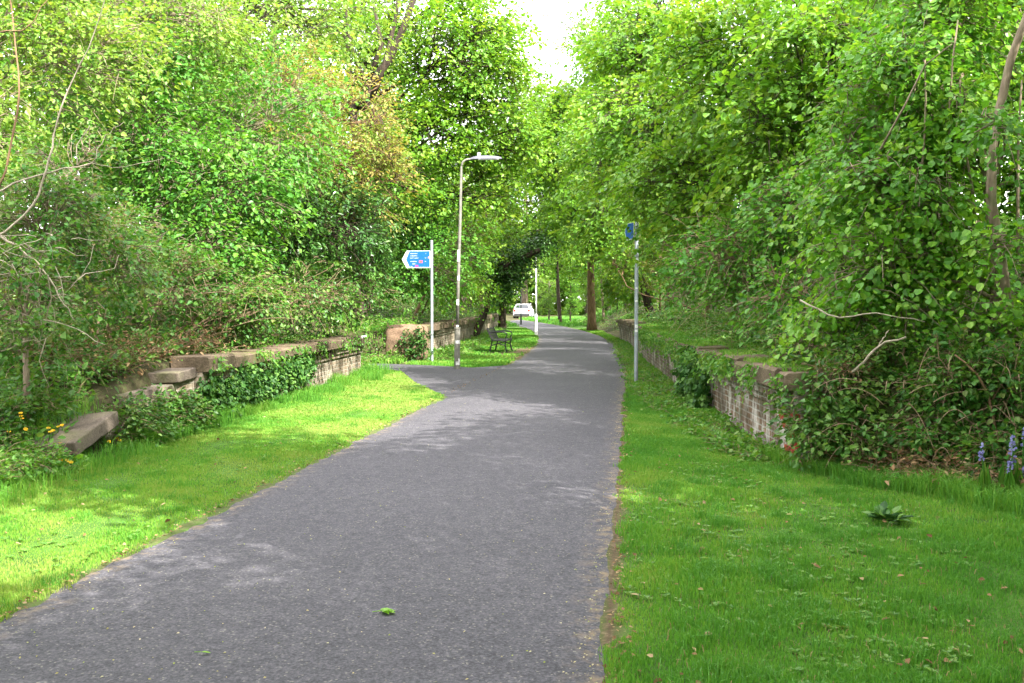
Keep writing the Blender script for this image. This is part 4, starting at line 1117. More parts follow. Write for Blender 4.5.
root = thing('dead_branch', gz(2.3, 10.2), 'pale broken branch poking out of the brambles above the right wall end', 'branch')
mb = MB(); deadwood([[(852, 372, .1), (868, 358, 0), (880, 345, 0), (906, 337, -.1)], [(876, 349, 0), (884, 338, .1), (889, 330, .1)], [(800, 300, .4), (835, 318, .2), (880, 312, .1), (925, 322, 0)]], 9.6, [.014, .008, .009], [.009, .004, .004])(mb, None, np.random.default_rng(9))
mb.build('bare_wood', M['deadwood'], root, smooth=True)
root = thing('dead_branch', gz(3.3, 9.5), 'curved brown branch standing among the brambles left of the bluebells', 'branch')
mb = MB(); deadwood([[(998, 470, 0), (996, 430, 0), (990, 395, .1), (975, 372, .1), (955, 355, .2)], [(992, 400, .1), (1004, 378, .1), (1012, 350, .2)]], 9.1, [.017, .010], [.008, .005])(mb, None, np.random.default_rng(10))
mb.build('bare_wood', M['bark_brown'], root, smooth=True)

# ------------------------------------------------------------------ the belt of trees farther back on both banks (shared meshes, each its own thing)
def proto_tree(name, label, seed, leaf, bark, h, r, clumps=300, size=.14, group=None, loc=(0, 0)):
    rng = np.random.default_rng(seed)
    b = gz(*loc)
    lobes = []
    for k in range(7):
        a = rng.uniform(0, 6.28); q = rng.uniform(.2, .62) * r
        z = h * (.30 + .62 * (k + rng.random()) / 7)
        s = r * rng.uniform(.42, .62) * (1.1 - .45 * z / h)
        lobes.append((b + (math.cos(a) * q, math.sin(a) * q, z), (s * 1.1, s * 1.1, s * .85)))
    return tree(name, b, [b, b + (.1, 0, h * .3), b + (-.1, .1, h * .6), b + (0, 0, h * .88)], .022 * h, lobes, label, leaf=leaf, bark=bark, seed=seed, clumps=clumps,
                per=20, size=size, L=.9, W=.55, limb_r=.011 * h, flat=.65, gaps=.32, group=group)

belt = 'trees standing on the wooded banks'
protoA = proto_tree('sycamore_tree', 'sycamore on the right bank behind the pale curved trunk', 61, 'maple', 'bark', 10, 3.3, group=belt, loc=(6.4, 15), clumps=330, size=.13)
protoB = proto_tree('ash_tree', 'tall pale tree high on the left bank behind the corner hawthorn', 62, 'pale', 'bark', 10, 3.0, group=belt, loc=(-13, 17), clumps=330, size=.12)
protoC = proto_tree('elm_tree', 'elm with mid green leaves behind the twiggy bush on the right bank', 63, 'lime', 'bark_dark', 9, 3.0, group=belt, loc=(6.0, 21), clumps=330, size=.13)
spots = [
    # (source, x, y, turn, scale, label)
    (protoA, 4.6, .1, .3, 1.15, 'sycamore over the lawn just behind the camera, out of frame'),
    (protoA, 8.0, -2.2, 2.9, 1.15, 'sycamore high on the right bank behind the camera, out of frame'),
    (protoC, 8.2, 4.0, .2, 1.15, 'elm high on the right bank beside the camera, out of frame'),
    (protoA, 2.5, 2.2, 5.6, (1.15, 1.15, 1.8), 'unseen tall sycamore added beside the camera to shade the left lawn, out of frame'),  # unseen tree, stretched tall and added for its shade on the left lawn
    (protoC, 6.3, 1.6, 3.3, .95, 'elm by the lawn beside the camera, out of frame'),
    (protoC, -4.6, 1.6, 5.3, 1.1, 'elm left of the path beside the camera, out of frame'),
    (protoA, -1.0, -15.0, 1.3, 1.3, 'sycamore far behind the camera where the path turns, out of frame'),
    (protoC, 2.4, -3.6, 2.3, 1.2, 'elm over the path behind the camera, out of frame'),
    (protoA, -4.4, -3.4, 4.1, 1.2, 'sycamore left of the path behind the camera, out of frame'),
    (protoC, -5.4, -8.5, .8, 1.1, 'elm left of the path well behind the camera, out of frame'),
    (protoA, 3.2, -11, 5.0, 1.1, 'sycamore right of the path well behind the camera, out of frame'),
    (protoC, 5.6, 7.2, 1.0, .95, 'elm just outside the right edge beside the bluebells'),
    (protoA, 7.6, 10.8, 2.4, 1.0, 'sycamore behind the near drooping elm at the right edge'),
    (protoA, 5.6, 26, 4.0, 1.1, 'sycamore above the right signpost behind the yellow green bush'),
    (protoC, 5.2, 32, 2.2, 1.1, 'elm behind the tall sycamore on the right of the sky gap'),
    (protoA, 4.0, 43, .7, 1.15, 'sycamore behind the rounded bush at the right wall end'),
    (protoC, 2.0, 52, 5.1, 1.15, 'elm on the right bank short of the brown trunked tree'),
    (protoA, -.2, 63, 3.3, 1.1, 'sycamore behind the brown trunked tree'),
    (protoC, -1.6, 70, 1.4, 1.1, 'elm at the bend beyond the brown trunked tree'),
    (protoA, -3.2, 77, 5.5, 1.0, 'last sycamore before the road right of the path'),
    (protoC, 8.5, 40, 3.0, 1.3, 'tall elm standing highest on the right bank'),
    (protoB, -12.5, 26, 2.0, 1.1, 'pale tree on the left bank behind the copper tipped tree'),
    (protoA, -12.0, 33, 1.2, 1.15, 'sycamore on the left bank behind the large dark limbed sycamore'),
    (protoC, -11.0, 41, 4.4, 1.15, 'elm on the left bank behind the far platform wall'),
    (protoA, -11.5, 52, 2.9, 1.2, 'sycamore on the left bank behind the ivy clad tree'),
    (protoC, -12.5, 62, .4, 1.1, 'elm on the left bank past the platform end'),
    (protoB, -16.5, 22, .9, 1.2, 'pale tree on top of the left bank, partly hidden'),
    (protoB, -19, 34, 3.9, 1.35, 'tallest pale tree far back on the left bank'),
    (protoA, -26, 112, .2, 1.9, 'sunlit sycamore across the road, leftmost of the far trees'),
    (protoC, -19, 116, 1.7, 1.8, 'sunlit elm across the road behind the white car'),
    (protoA, -12, 113, 2.8, 2.0, 'sunlit sycamore across the road right of the white car'),
    (protoC, -7.4, 57, 1.1, 1.15, 'elm left of the path between the platform end and the dark post'),
    (protoA, -11.2, 74, 2.2, 1.15, 'sycamore left of the path end, its crown above the white car'),
    (protoC, -5, 118, 4.9, 2.0, 'elm across the road beyond the path bend'),
    (protoC, 2, 112, 3.6, 1.3, 'elm across the road, hidden low behind the right bank trees'),
    (protoC, -33, 120, 5.2, 1.35, 'elm across the road behind the left bank trees'),
]
spots += [(protoC, -.9, 64.5, .6, .34, 'low bush at the right path edge just past the brown trunked tree'), (protoA, -2.6, 70.5, 2.6, .36, 'low bush at the right path edge where the path bends left'),
          (protoC, -4.6, 76, 4.4, .38, 'low bush at the right path edge near the road'), (protoA, -6.8, 83, 1.9, .4, 'last low bush before the road right of the path')]
for src, x, y, rz, sc, lab in spots:
    z = float(land(x, y)) - .15
    dup(src, (x, y, z), rz, sc, lab, belt)
# rough bare trunks beyond the second lamp post
for px, Yd, r0, hh, lab, bk in ((543, 74, .10, 7, 'slim dark trunk just right of the whitish lamp post', 'bark_dark'), (560, 80, .15, 6, 'leaning dark trunk between the lamp post and the brown trunk', 'bark_dark'), (604, 64, .09, 7, 'thin pale trunk just right of the straight brown trunk', 'bark_pale')):
    c = P(px, 325, Yd); b = np.array((c[0], Yd, float(land(c[0], Yd))))
    if abs(c[0] - xc(Yd)) < 1.9: b[0] = xc(Yd) + 2.2
    rng = np.random.default_rng(px)
    ln = 1.2 if px == 556 else .3
    tree('young_tree', b, [b, b + (-.1 - ln * .3, 0, hh * .4), b + (-ln, .1, hh * .75), b + (-ln - .1, 0, hh)], r0, [(b + (-ln - .3, 0, hh - .5), (1.7, 1.6, 1.3)), (b + (.3, .3, hh - 1.4), (1.3, 1.3, 1.0))], lab, leaf='maple', bark=bk, seed=px, clumps=110, per=18, size=.16, L=.9, W=.55, limb_r=.06, group='slim trunks along the far right verge')

def woodland(label, leaf, n, fx, fy, ztop, seed, size=.2, per=16):
    rng = np.random.default_rng(seed)
    x = rng.uniform(*fx, n); y = fy[0] + (fy[1] - fy[0]) * rng.random(n)
    g = land(x, y)
    top = ztop * (.75 + .35 * wob(x, y, .5, seed))
    z = g + top * rng.random(n) ** .8
    mb = MB()
    d = rng.normal(0, 1, (n, 3)) * (1, 1, .5)
    sprays(mb, None, np.stack([x, y, z], 1), d, per, 1.0, .6, size, rng, .3, 'ovate', flat=.6)
    return tag(mb.build('woodland', M[leaf]), label, 'woodland', kind='stuff')
woodland('dense woodland closing the view behind the left bank trees', 'elder', 12000, (-25, -14), (8, 75), 12.5, 181)
woodland('dense woodland closing the view behind the right bank trees', 'lime', 7500, (7.5, 18), (8, 95), 12, 182)
woodland('sunlit woodland far beyond the road', 'pale', 7000, (-55, 15), (122, 132), 13, 183, .55, 14)

# ------------------------------------------------------------------ low growth that nobody could count
def ground_sprays(name, label, leaf, pts, seed, per=12, size=.05, L=.3, W=.2, lift=.12, droop=.5, shape='ovate', twigs=True, out=(0, 0, 1), tintv=None, steep=.8, bark='stem', hang=.3, parent=None, kind='stuff', wid=1.0):
    rng = np.random.default_rng(seed)
    m = len(pts)
    d = rng.normal(0, 1, (m, 3)) * (1, 1, .2) + np.array(out) * steep
    mb, wd = MB(), MB()
    sprays(mb, wd if twigs else None, pts + np.array((0, 0, 1.0)) * rng.uniform(0, lift, (m, 1)), d, per, L, W, size, rng, droop, shape, twig=.0035, hang=hang, tint=tintv if tintv is not None else 0.0, wid=wid)
    if twigs:
        # one mesh: leaves plus their stems
        for v, f, n, uv in zip(wd.v, wd.f, wd.n, wd.uv):
            mb.v.append(v); mb.f.append(f + mb.count); mb.n.append(n); mb.uv.append(uv); mb.mi.append(np.ones(len(n), np.int64))
            for k in mb.at: mb.at[k].append(np.zeros(len(v)))
            mb.count += len(v)
    o = mb.build(name, [M[leaf], M[bark]], parent)
    if parent is None: tag(o, label, 'undergrowth', kind=kind)
    return o

def scatter(n, x0, x1, y0, y1, seed, keep=None, power=1.0):
    rng = np.random.default_rng(seed)
    y = y0 + (y1 - y0) * rng.random(n) ** power
    a = x0(y) if callable(x0) else np.full(n, x0); b2 = x1(y) if callable(x1) else np.full(n, x1)
    x = a + (b2 - a) * rng.random(n)
    p = np.stack([x, y, land(x, y)], 1)
    if keep is not None: p = p[keep(p)]
    return p

nobranch = lambda p: ~in_branch(p[:, 0], p[:, 1])[0]
ground_sprays('bramble_cover', 'low brambles and nettles carpeting the left bank', 'bramble', scatter(7000, lambda y: xl(y) - 9, lambda y: xl(y) - .45, 8.5, 62, 71, nobranch, 1.5), 72, per=14, size=.065, L=.42, W=.28, lift=.35)
ground_sprays('bramble_cover', 'low brambles and nettles carpeting the right bank', 'bramble', scatter(6500, lambda y: np.where(y < 9.8, np.interp(y, [0, 7, 8.3, 8.9, 9.8], [4.9, 4.5, 3.5, 2.7, 2.0]), xr(y) + .5), lambda y: xr(y) + 9, 7, 80, 73, None, 1.5), 74, per=14, size=.06, L=.4, W=.26, lift=.35)
ground_sprays('herb_cover', 'bright leafy herbs creeping over the right wall coping', 'herb', scatter(3600, lambda y: xr(y) + .1, lambda y: xr(y) + 1.8, 10, 46, 75, lambda p: p[:, 2] > .5, 1.3), 76, per=12, size=.045, L=.22, W=.16, lift=.1)
ground_sprays('herb_cover', 'leafy weeds growing along the foot of the right wall', 'herb', scatter(1700, lambda y: xr(y) - np.interp(y, [10, 13, 20, 40], [.45, .75, .85, .6]), lambda y: xr(y) - .03, 10.2, 42, 77, lambda p: wob(p[:, 0], p[:, 1], 2.2, 31) > -.25, 1.3), 78, per=10, size=.05, L=.2, W=.15, lift=.04)
ground_sprays('herb_cover', 'leafy weeds along the foot of the far left wall', 'herb', scatter(1500, lambda y: xl(y) + .02, lambda y: xl(y) + np.interp(y, [27, 31, 40, 60], [.8, 1.1, .9, .6]), 26.9, 62, 79, None, 1.3), 80, per=10, size=.07, L=.3, W=.22, lift=.1)
ground_sprays('herb_cover', 'ferny green herbs under the yellow flowers at the left edge', 'herb', scatter(2100, -7.4, -4.95, 7.0, 9.9, 81, lambda p: (p[:, 0] < -5.15 + .1 * (p[:, 1] - 9) + .12 * wob(p[:, 0], p[:, 1], 4, 3)) & ~((p[:, 0] > -6.15) & (p[:, 1] > 8.75))), 82, per=14, size=.042, L=.3, W=.2, lift=.22, steep=1.2)
ground_sprays('herb_cover', 'soft green herbs in the gap beside the reddish block', 'herb', scatter(1000, -12, -6.0, 22.6, 29, 83, nobranch), 84, per=12, size=.07, L=.35, W=.25, lift=.2)
ground_sprays('dead_stems', 'brown dead stems and leaves heaped on the broken left platform', 'dry', scatter(480, -7.3, -5.8, 10.8, 14.0, 85), 86, per=7, size=.06, L=.45, W=.2, lift=.22, droop=.3, shape='narrow')
ground_sprays('dead_stems', 'brown dead stems beneath the brambles at the right lawn edge', 'dry', scatter(420, lambda y: np.interp(y, [7, 8.3, 8.9, 9.8], [4.2, 3.3, 2.4, 1.7]), lambda y: np.interp(y, [7, 8.3, 8.9, 9.8], [4.7, 3.7, 2.9, 2.2]), 8.2, 10.2, 87), 88, per=6, size=.055, L=.35, W=.16, lift=.12, droop=.3, shape='narrow')

# ivy hanging on the left wall: one plant on one wall
rng = np.random.default_rng(91)
n = 950
y = 12.0 + 5.0 * rng.random(n) ** 1.1
low = np.interp(y, [12.0, 13, 14.5, 16, 17, 17.7], [.10, .22, .36, .40, .55, .72]) + .22 * wob(y, y * 0, 5, 9)
hi = np.where(rng.random(n) < .12, .90, .70)
z = hi - (hi - low) * rng.random(n) ** .8
x = xl(y) + .05 + .07 * rng.random(n) + .12 * (z > .72)
pts = np.stack([x, y, z], 1)
root = thing('ivy', (-5.6, 15, .8), 'dark ivy curtain hanging over the near half of the left wall', 'ivy')
iv, st = MB(), MB()
d = np.stack([rng.normal(.25, .3, n), rng.normal(0, .5, n), rng.normal(-.6, .4, n)], 1)
sprays(iv, None, pts, d, 8, .17, .10, .052, rng, .3, 'round', flat=.5, hang=.6)
for k in range(26):
    yk = rng.uniform(12.3, 18.5); st.tube(curve_between((xl(yk) + .11, yk, .84), (xl(yk) + .10, yk + rng.normal(0, .3), max(.15, rng.uniform(.1, .5))), rng, 6, .08), np.linspace(.009, .004, 6), 4)
iv.build('foliage', M['ivy'], root); st.build('stem', M['bark_dark'], root)
# bright creeper tufts on top of that wall
ground_sprays('herb_cover', 'green creepers growing on top of the left wall coping', 'herb', np.stack([xl(yc_) - rng.uniform(.3, .9, 240), yc_, np.full(240, .85)], 1) if (yc_ := 12.8 + 8.5 * rng.random(240)) is not None else None, 92, per=10, size=.045, L=.22, W=.16, lift=.05)
def hanging(label, wx, sgn, y0, y1, n, seed, ztop, drop, leaf='herb', size=.045):
    rng = np.random.default_rng(seed)
    y = rng.uniform(y0, y1, n); y = y[wob(y, y * 0, 3.1, seed) + .5 * wob(y, y * 0, 9, seed + 1) > -.05]; n = len(y)
    z = ztop - drop * rng.random(n) ** 1.5 * (.5 + .5 * wob(y, y * 0, 4, seed + 2))
    pts = np.stack([wx(y) + sgn * (.14 + .05 * rng.random(n)), y, z], 1)
    d = np.stack([rng.normal(sgn * .5, .3, n), rng.normal(0, .5, n), rng.normal(-.5, .3, n)], 1)
    mb = MB(); sprays(mb, None, pts, d, 9, .2, .12, size, rng, .3, 'ovate', hang=.5)
    tag(mb.build('creeper_cover', M[leaf]), label, 'undergrowth', kind='stuff')
ground_sprays('herb_cover', 'fresh green weeds on the broken left platform behind the slabs', 'herb', scatter(900, -8.2, -6.0, 9.6, 14.5, 310), 311, per=12, size=.05, L=.26, W=.18, lift=.18)
hanging('green creepers trailing over the edge of the right wall coping', xr, -1, 9.8, 28, 950, 191, .95, .36)
hanging('green creepers trailing over the edge of the left wall coping', xl, 1, 12, 21.4, 170, 192, .92, .22)
ground_sprays('bramble_cover', 'low nettles and brambles wrapped around the tilted slabs of the left ramp', 'bramble', np.concatenate([np.stack([-5.30 - .25 * (q := np.random.default_rng(193).random(420)), 10.15 + 2.0 * np.random.default_rng(194).random(420), .02 + .3 * q], 1), np.stack([-6.1 - .8 * np.random.default_rng(195).random(420), 9.0 + 3.4 * np.random.default_rng(196).random(420), .35 + .1 * q], 1)]), 197, per=12, size=.05, L=.26, W=.18, lift=.2)
# ivy on the right wall and the reddish block
for lab, y0, y1, zl, n, sd_ in (('dark ivy clump hiding part of the right wall between two whitewashed stretches', 14.2, 16.0, .12, 200, 93),):
    rng = np.random.default_rng(sd_)
    y = rng.uniform(y0, y1, n); z = rng.uniform(zl, .95, n)
    pts = np.stack([xr(y) - .06 - .12 * rng.random(n), y, z], 1)
    root = thing('ivy', (xr(y0), y0, .4), lab, 'ivy')
    iv = MB(); sprays(iv, None, pts, np.stack([rng.normal(-.3, .3, n), rng.normal(0, .5, n), rng.normal(-.5, .4, n)], 1), 9, .24, .15, .075, rng, .3, 'round', hang=.6)
    iv.build('foliage', M['ivy'], root)
    st = MB(); [st.tube(curve_between((xr(k) - .1, k, .8), (xr(k) - .07, k + .2, .05), rng, 6, .06), np.linspace(.01, .005, 6), 4) for k in rng.uniform(y0 + .2, y1 - .2, 6)]
    st.build('stem', M['bark_dark'], root)
rng = np.random.default_rng(94); n = 75
pts = np.stack([bc[0] + rng.uniform(-.05, .65, n), 26.3 - .08 * rng.random(n), rng.uniform(.15, .85, n)], 1)
root = thing('ivy', (bc[0], 26.3, .1), 'small ivy creeping up the reddish stone block', 'ivy')
iv = MB(); sprays(iv, None, pts, np.stack([rng.normal(0, .7, n), rng.normal(-.1, .15, n), rng.normal(.1, .6, n)], 1), 8, .2, .12, .065, rng, .3, 'round', hang=.5); iv.build('foliage', M['ivy'], root)
st = MB(); [st.tube(curve_between((bc[0] + k, 26.34, 0), (bc[0] + k + .1, 26.34, .7), rng, 6, .06), np.linspace(.012, .006, 6), 4) for k in (.15, .35, .5)]; st.build('stem', M['bark_dark'], root)

# ------------------------------------------------------------------ grass
def grass(name, label, pts, seed, h, w, leafmat='grass', lean=.45, tint=None, cat='grass'):
    rng = np.random.default_rng(seed)
    m = len(pts)
    h = np.broadcast_to(h, (m,)) * rng.uniform(.55, 1.25, m); w = np.broadcast_to(w, (m,)) * rng.uniform(.7, 1.2, m)
    a = rng.uniform(0, 6.28, m); s = np.stack([np.cos(a), np.sin(a), 0 * a], 1)
    a2 = rng.uniform(0, 6.28, m); l = np.stack([np.cos(a2), np.sin(a2), 0 * a2], 1) * (rng.uniform(.1, 1, m) * lean)[:, None]
    up = np.array((0, 0, 1.0))
    p0 = pts - s * (w / 2)[:, None] - up * .005; p1 = pts + s * (w / 2)[:, None] - up * .005
    mid = pts + (up * .6 + l * .35) * h[:, None]
    p2 = mid - s * (w * .42)[:, None]; p3 = mid + s * (w * .42)[:, None]
    tip = pts + (up * (1 - lean * .35) + l) * h[:, None]
    V = np.stack([p0, p1, p3, p2, tip], 1).reshape(-1, 3)
    b = (np.arange(m) * 5)[:, None]
    rnd = np.clip((tint if tint is not None else .5) + rng.normal(0, .13, m), .01, .99)
    mb = MB()
    mb.add(V, b + np.array([[0, 1, 2, 3]]), at={'rnd': np.repeat(rnd, 5)})
    mb.f.append((b + np.array([[3, 2, 4]])).ravel()); mb.n.append(np.full(m, 3)); mb.mi.append(np.zeros(m, int))
    o = mb.build(name, M[leafmat])
    return tag(o, label, cat, kind='stuff')

def lawn_pts(n, x0, x1, y0, y1, seed, power, keep=None):
    p = scatter(n, x0, x1, y0, y1, seed, None, power)
    e = path_mask(p[:, 0], p[:, 1])
    rng = np.random.default_rng(seed + 1)
    lim = -.012 + .055 * wob(p[:, 0], p[:, 1], 6, 41) + .04 * wob(p[:, 0], p[:, 1], 19, 42)
    k = e < lim - .03
    k &= rng.random(len(p)) > .75 * np.clip(1 - (lim - e) / .12, 0, 1)
    # bare patches
    sp = np.zeros(len(p))
    for x_, y_, rx, ry in ((.5, 17.5, .5, 1.5), (.3, 21, .45, 2.4), (.1, 27, .4, 4), (-.3, 35, .5, 5), (1.1, 12.4, .3, 1.2), (-3.6, 33, .8, 4.5), (-4.2, 31.3, 1.0, 1.3), (-3.2, 29, .5, 1.6), (2.55, 7.55, .22, .1), (3.1, 8.0, .2, .1), (1.55, 7.9, .16, .07), (-4.2, 7.6, .2, .08), (-5.0, 8.4, .2, .1)):
        sp = np.maximum(sp, np.exp(-((p[:, 0] - x_) / rx) ** 2 - ((p[:, 1] - y_) / ry) ** 2))
    k &= rng.random(len(p)) > sp * 1.05
    if keep is not None: k &= keep(p)
    return p[k]

def tint_of(p, seed):
    return .47 + .22 * wob(p[:, 0], p[:, 1], 1.1, seed) + .14 * wob(p[:, 0], p[:, 1], 4.5, seed + 1)

def wid_of(p, k=.00085, lo=.0042):
    return np.maximum(lo, k * p[:, 1])

p = lawn_pts(230000, -.2, lambda y: np.minimum(.42 * y + .35, np.where(y < 9.8, np.interp(y, [0, 7, 8.3, 8.9, 9.8], [4.6, 4.3, 3.5, 2.7, 2.0]), xr(y))), 3.9, 16, 101, 1.35)
hh = .026 + .010 * wob(p[:, 0], p[:, 1], 2.0, 51) + .03 * sstep(.25, .7, wob(p[:, 0], p[:, 1], 2.6, 52)) + .03 * sstep(1.6, 3.6, p[:, 0]) * sstep(5.2, 6.5, p[:, 1])
grass('lawn_grass', 'mown bright green lawn right of the path', p, 102, hh, wid_of(p), tint=tint_of(p, 53))
p2 = lawn_pts(3000, 0, lambda y: np.minimum(.42 * y + .35, 4), 3.9, 11, 198, 1.3)
grass('dry_grass', 'a few straw coloured dead blades in the right lawn', p2, 199, .05, .004, 'dry', lean=.9, tint=.8)
rg = np.random.default_rng(200); cen = lawn_pts(170, .2, lambda y: np.minimum(.42 * y + .35, 3.6), 4.0, 10, 201, 1.2)
p2 = np.repeat(cen, 90, 0) + np.concatenate([rg.normal(0, .055, (len(cen) * 90, 2)), np.zeros((len(cen) * 90, 1))], 1)
p2 = p2[path_mask(p2[:, 0], p2[:, 1]) < -.04]
grass('grass_tufts', 'darker coarse grass tufts scattered over the right lawn', p2, 202, .085, .0048, lean=.8, tint=.24)
cen = lawn_pts(110, -5.2, -3.15, 4.6, 18, 203, 1.4); p2 = np.repeat(cen, 80, 0) + np.concatenate([rg.normal(0, .06, (len(cen) * 80, 2)), np.zeros((len(cen) * 80, 1))], 1)
p2 = p2[path_mask(p2[:, 0], p2[:, 1]) < -.04]
grass('grass_tufts', 'darker coarse grass tufts scattered over the left lawn', p2, 204, .06, .0048, lean=.8, tint=.3)
p = lawn_pts(30000, lambda y: xc(y) + 1.45, lambda y: xr(y), 16, 60, 103, 1.5)
grass('verge_grass', 'thin grass verge between the path and the right wall', p, 104, .07 + .03 * wob(p[:, 0], p[:, 1], 2, 54), wid_of(p), tint=tint_of(p, 55))
p = lawn_pts(200000, lambda y: np.minimum(xl(y) + .05, -3.0), -3.0, 4.6, 24, 105, 1.6)
hh = .024 + .010 * wob(p[:, 0], p[:, 1], 2.2, 56) + .02 * sstep(-4.4, -5.4, p[:, 0])
grass('lawn_grass', 'mown yellowish green lawn strip left of the path', p, 106, hh, wid_of(p), tint=tint_of(p, 57) + .30)
p = lawn_pts(42000, lambda y: xl(y) + .05, lambda y: xc(y) - 1.45, 24, 62, 107, 1.5)
grass('verge_grass', 'shaded grass verge around the bench and lamp post', p, 108, .07 + .03 * wob(p[:, 0], p[:, 1], 2, 58), wid_of(p), tint=tint_of(p, 59))
p = lawn_pts(16000, lambda y: xl(y) + .0, lambda y: xl(y) + np.interp(y, [9, 12, 13.5, 17, 21.5], [.2, .3, .65, .9, .8]) * (.65 + .5 * wob(y, y * 0, 2.3, 60)), 10.2, 21.8, 109, 1.0, lambda p: np.random.default_rng(3).random(len(p)) > .55 + .5 * wob(p[:, 0] * 2, p[:, 1], 2.6, 75) - .6 * (p[:, 0] < xl(p[:, 1]) + .25))
grass('tall_grass', 'long soft grass along the foot of the left ivy wall', p, 110, .20 + .12 * wob(p[:, 0], p[:, 1], 2.5, 61), .0075, lean=.7, tint=.42 + .2 * wob(p[:, 0], p[:, 1], 1.6, 62))
edge = lambda y: np.interp(y, [6.5, 7, 8.3, 8.9, 9.8, 10.6], [4.5, 4.3, 3.4, 2.6, 1.85, 1.6])
p = lawn_pts(14000, lambda y: edge(y) - np.interp(y, [6.5, 8, 9.8], [1.2, .95, .35]), lambda y: edge(y) + .15, 6.4, 10.4, 111, 1.0, lambda p: wob(p[:, 0], p[:, 1], 2.4, 63) > -.45)
grass('tall_grass', 'long grass fringe in front of the right brambles', p, 112, .21 + .07 * wob(p[:, 0], p[:, 1], 3, 64), .0062, lean=.75, tint=.45 + .2 * wob(p[:, 0], p[:, 1], 2, 65))
p = lawn_pts(6000, -6.9, lambda y: -4.75 - .10 * (y - 7), 6.6, 10.2, 113, 1.0)
grass('tall_grass', 'long grass among the yellow flowers at the left edge', p, 114, .2, .006, lean=.7, tint=.45 + .2 * wob(p[:, 0], p[:, 1], 2, 66))
p = scatter(16000, lambda y: np.minimum(xr(y) + .3, 2), lambda y: xr(y) + 2.2, 13, 60, 115, lambda q: q[:, 2] > .6, 1.3)
grass('bank_grass', 'grass on top of the right platform below the bushes', p, 116, .12, wid_of(p, .0009), lean=.7, tint=.6 + .2 * wob(p[:, 0], p[:, 1], 1, 67))
p = scatter(9000, lambda y: xr(y) - .12, lambda y: xr(y) + .5, 10, 30, 121, None, 1.2)
p[:, 2] = .93; p = p[wob(p[:, 0], p[:, 1], 2.1, 70) > -.3]
grass('bank_grass', 'grass and moss tufts lapping over the right wall coping', p, 122, .07, wid_of(p), lean=.9, tint=.5 + .2 * wob(p[:, 0], p[:, 1], 1, 71))
p = scatter(9000, -8.5, -6.0, 22.7, 29.5, 117, nobranch)
grass('bank_grass', 'bright grass on the bank around the reddish block', p, 118, .2, .02, lean=.7, tint=.6 + .2 * wob(p[:, 0], p[:, 1], 1, 68))
p = scatter(24000, -26, 3, 66, 96, 119, lambda q: path_mask(q[:, 0], q[:, 1]) < -.1)
grass('rough_grass', 'sunlit rough grass beside the far end of the path', p, 120, .28, .06, lean=.7, tint=.3 + .2 * wob(p[:, 0], p[:, 1], 1, 69))

# low weeds in the lawn
rng = np.random.default_rng(130)
def rosettes(name, label, n, xa, xb, ya, yb, seed, size, power=1.3):
    p = lawn_pts(n, xa, xb, ya, yb, seed, power, lambda q: wob(q[:, 0], q[:, 1], 1.7, seed) > -.1)
    rng = np.random.default_rng(seed); m = len(p); k = 9
    a = rng.uniform(0, 6.28, (m, k)); d = np.stack([np.cos(a), np.sin(a), rng.uniform(.15, .7, (m, k))], -1)
    q = np.repeat(p[:, None], k, 1) + (0, 0, .012) + d * .006
    mb = MB(); leaves(mb, q.reshape(-1, 3), d.reshape(-1, 3), np.tile((0, 0, 1.0), (m * k, 1)) + rng.normal(0, .2, (m * k, 3)), rng.uniform(.5, 1.1, m * k) * size, 'ovate', np.clip(rng.normal(.6, .25, m * k), .01, .99))
    return tag(mb.build(name, M['herb']), label, 'weeds', kind='stuff')
rosettes('lawn_weeds', 'small dandelion and clover leaves in the right lawn', 1100, 0, lambda y: np.minimum(.42 * y, 4), 4, 11, 131, .03)
rosettes('lawn_weeds', 'small dandelion and clover leaves in the left lawn', 380, -5.3, -3.1, 5, 20, 132, .032, 1.5)

# the bigger dock plant in the right lawn
dk = G(886, 524)
root = thing('dock_plant', dk, 'dark blue green dock plant alone in the right lawn', 'plant')
rng = np.random.default_rng(133); k = 40
a = rng.uniform(0, 6.28, k); d = np.stack([np.cos(a), np.sin(a), rng.uniform(.3, 1.3, k)], 1)
mb = MB(); leaves(mb, dk + d * rng.uniform(.02, .09, (k, 1)) * (1, 1, .5) + (0, 0, .02), d, np.tile((0, 0, 1.0), (k, 1)) + rng.normal(0, .25, (k, 3)), rng.uniform(.05, .12, k), 'ovate', rng.random(k), curl=.3); mb.build('leaf', M['ivy'], root)

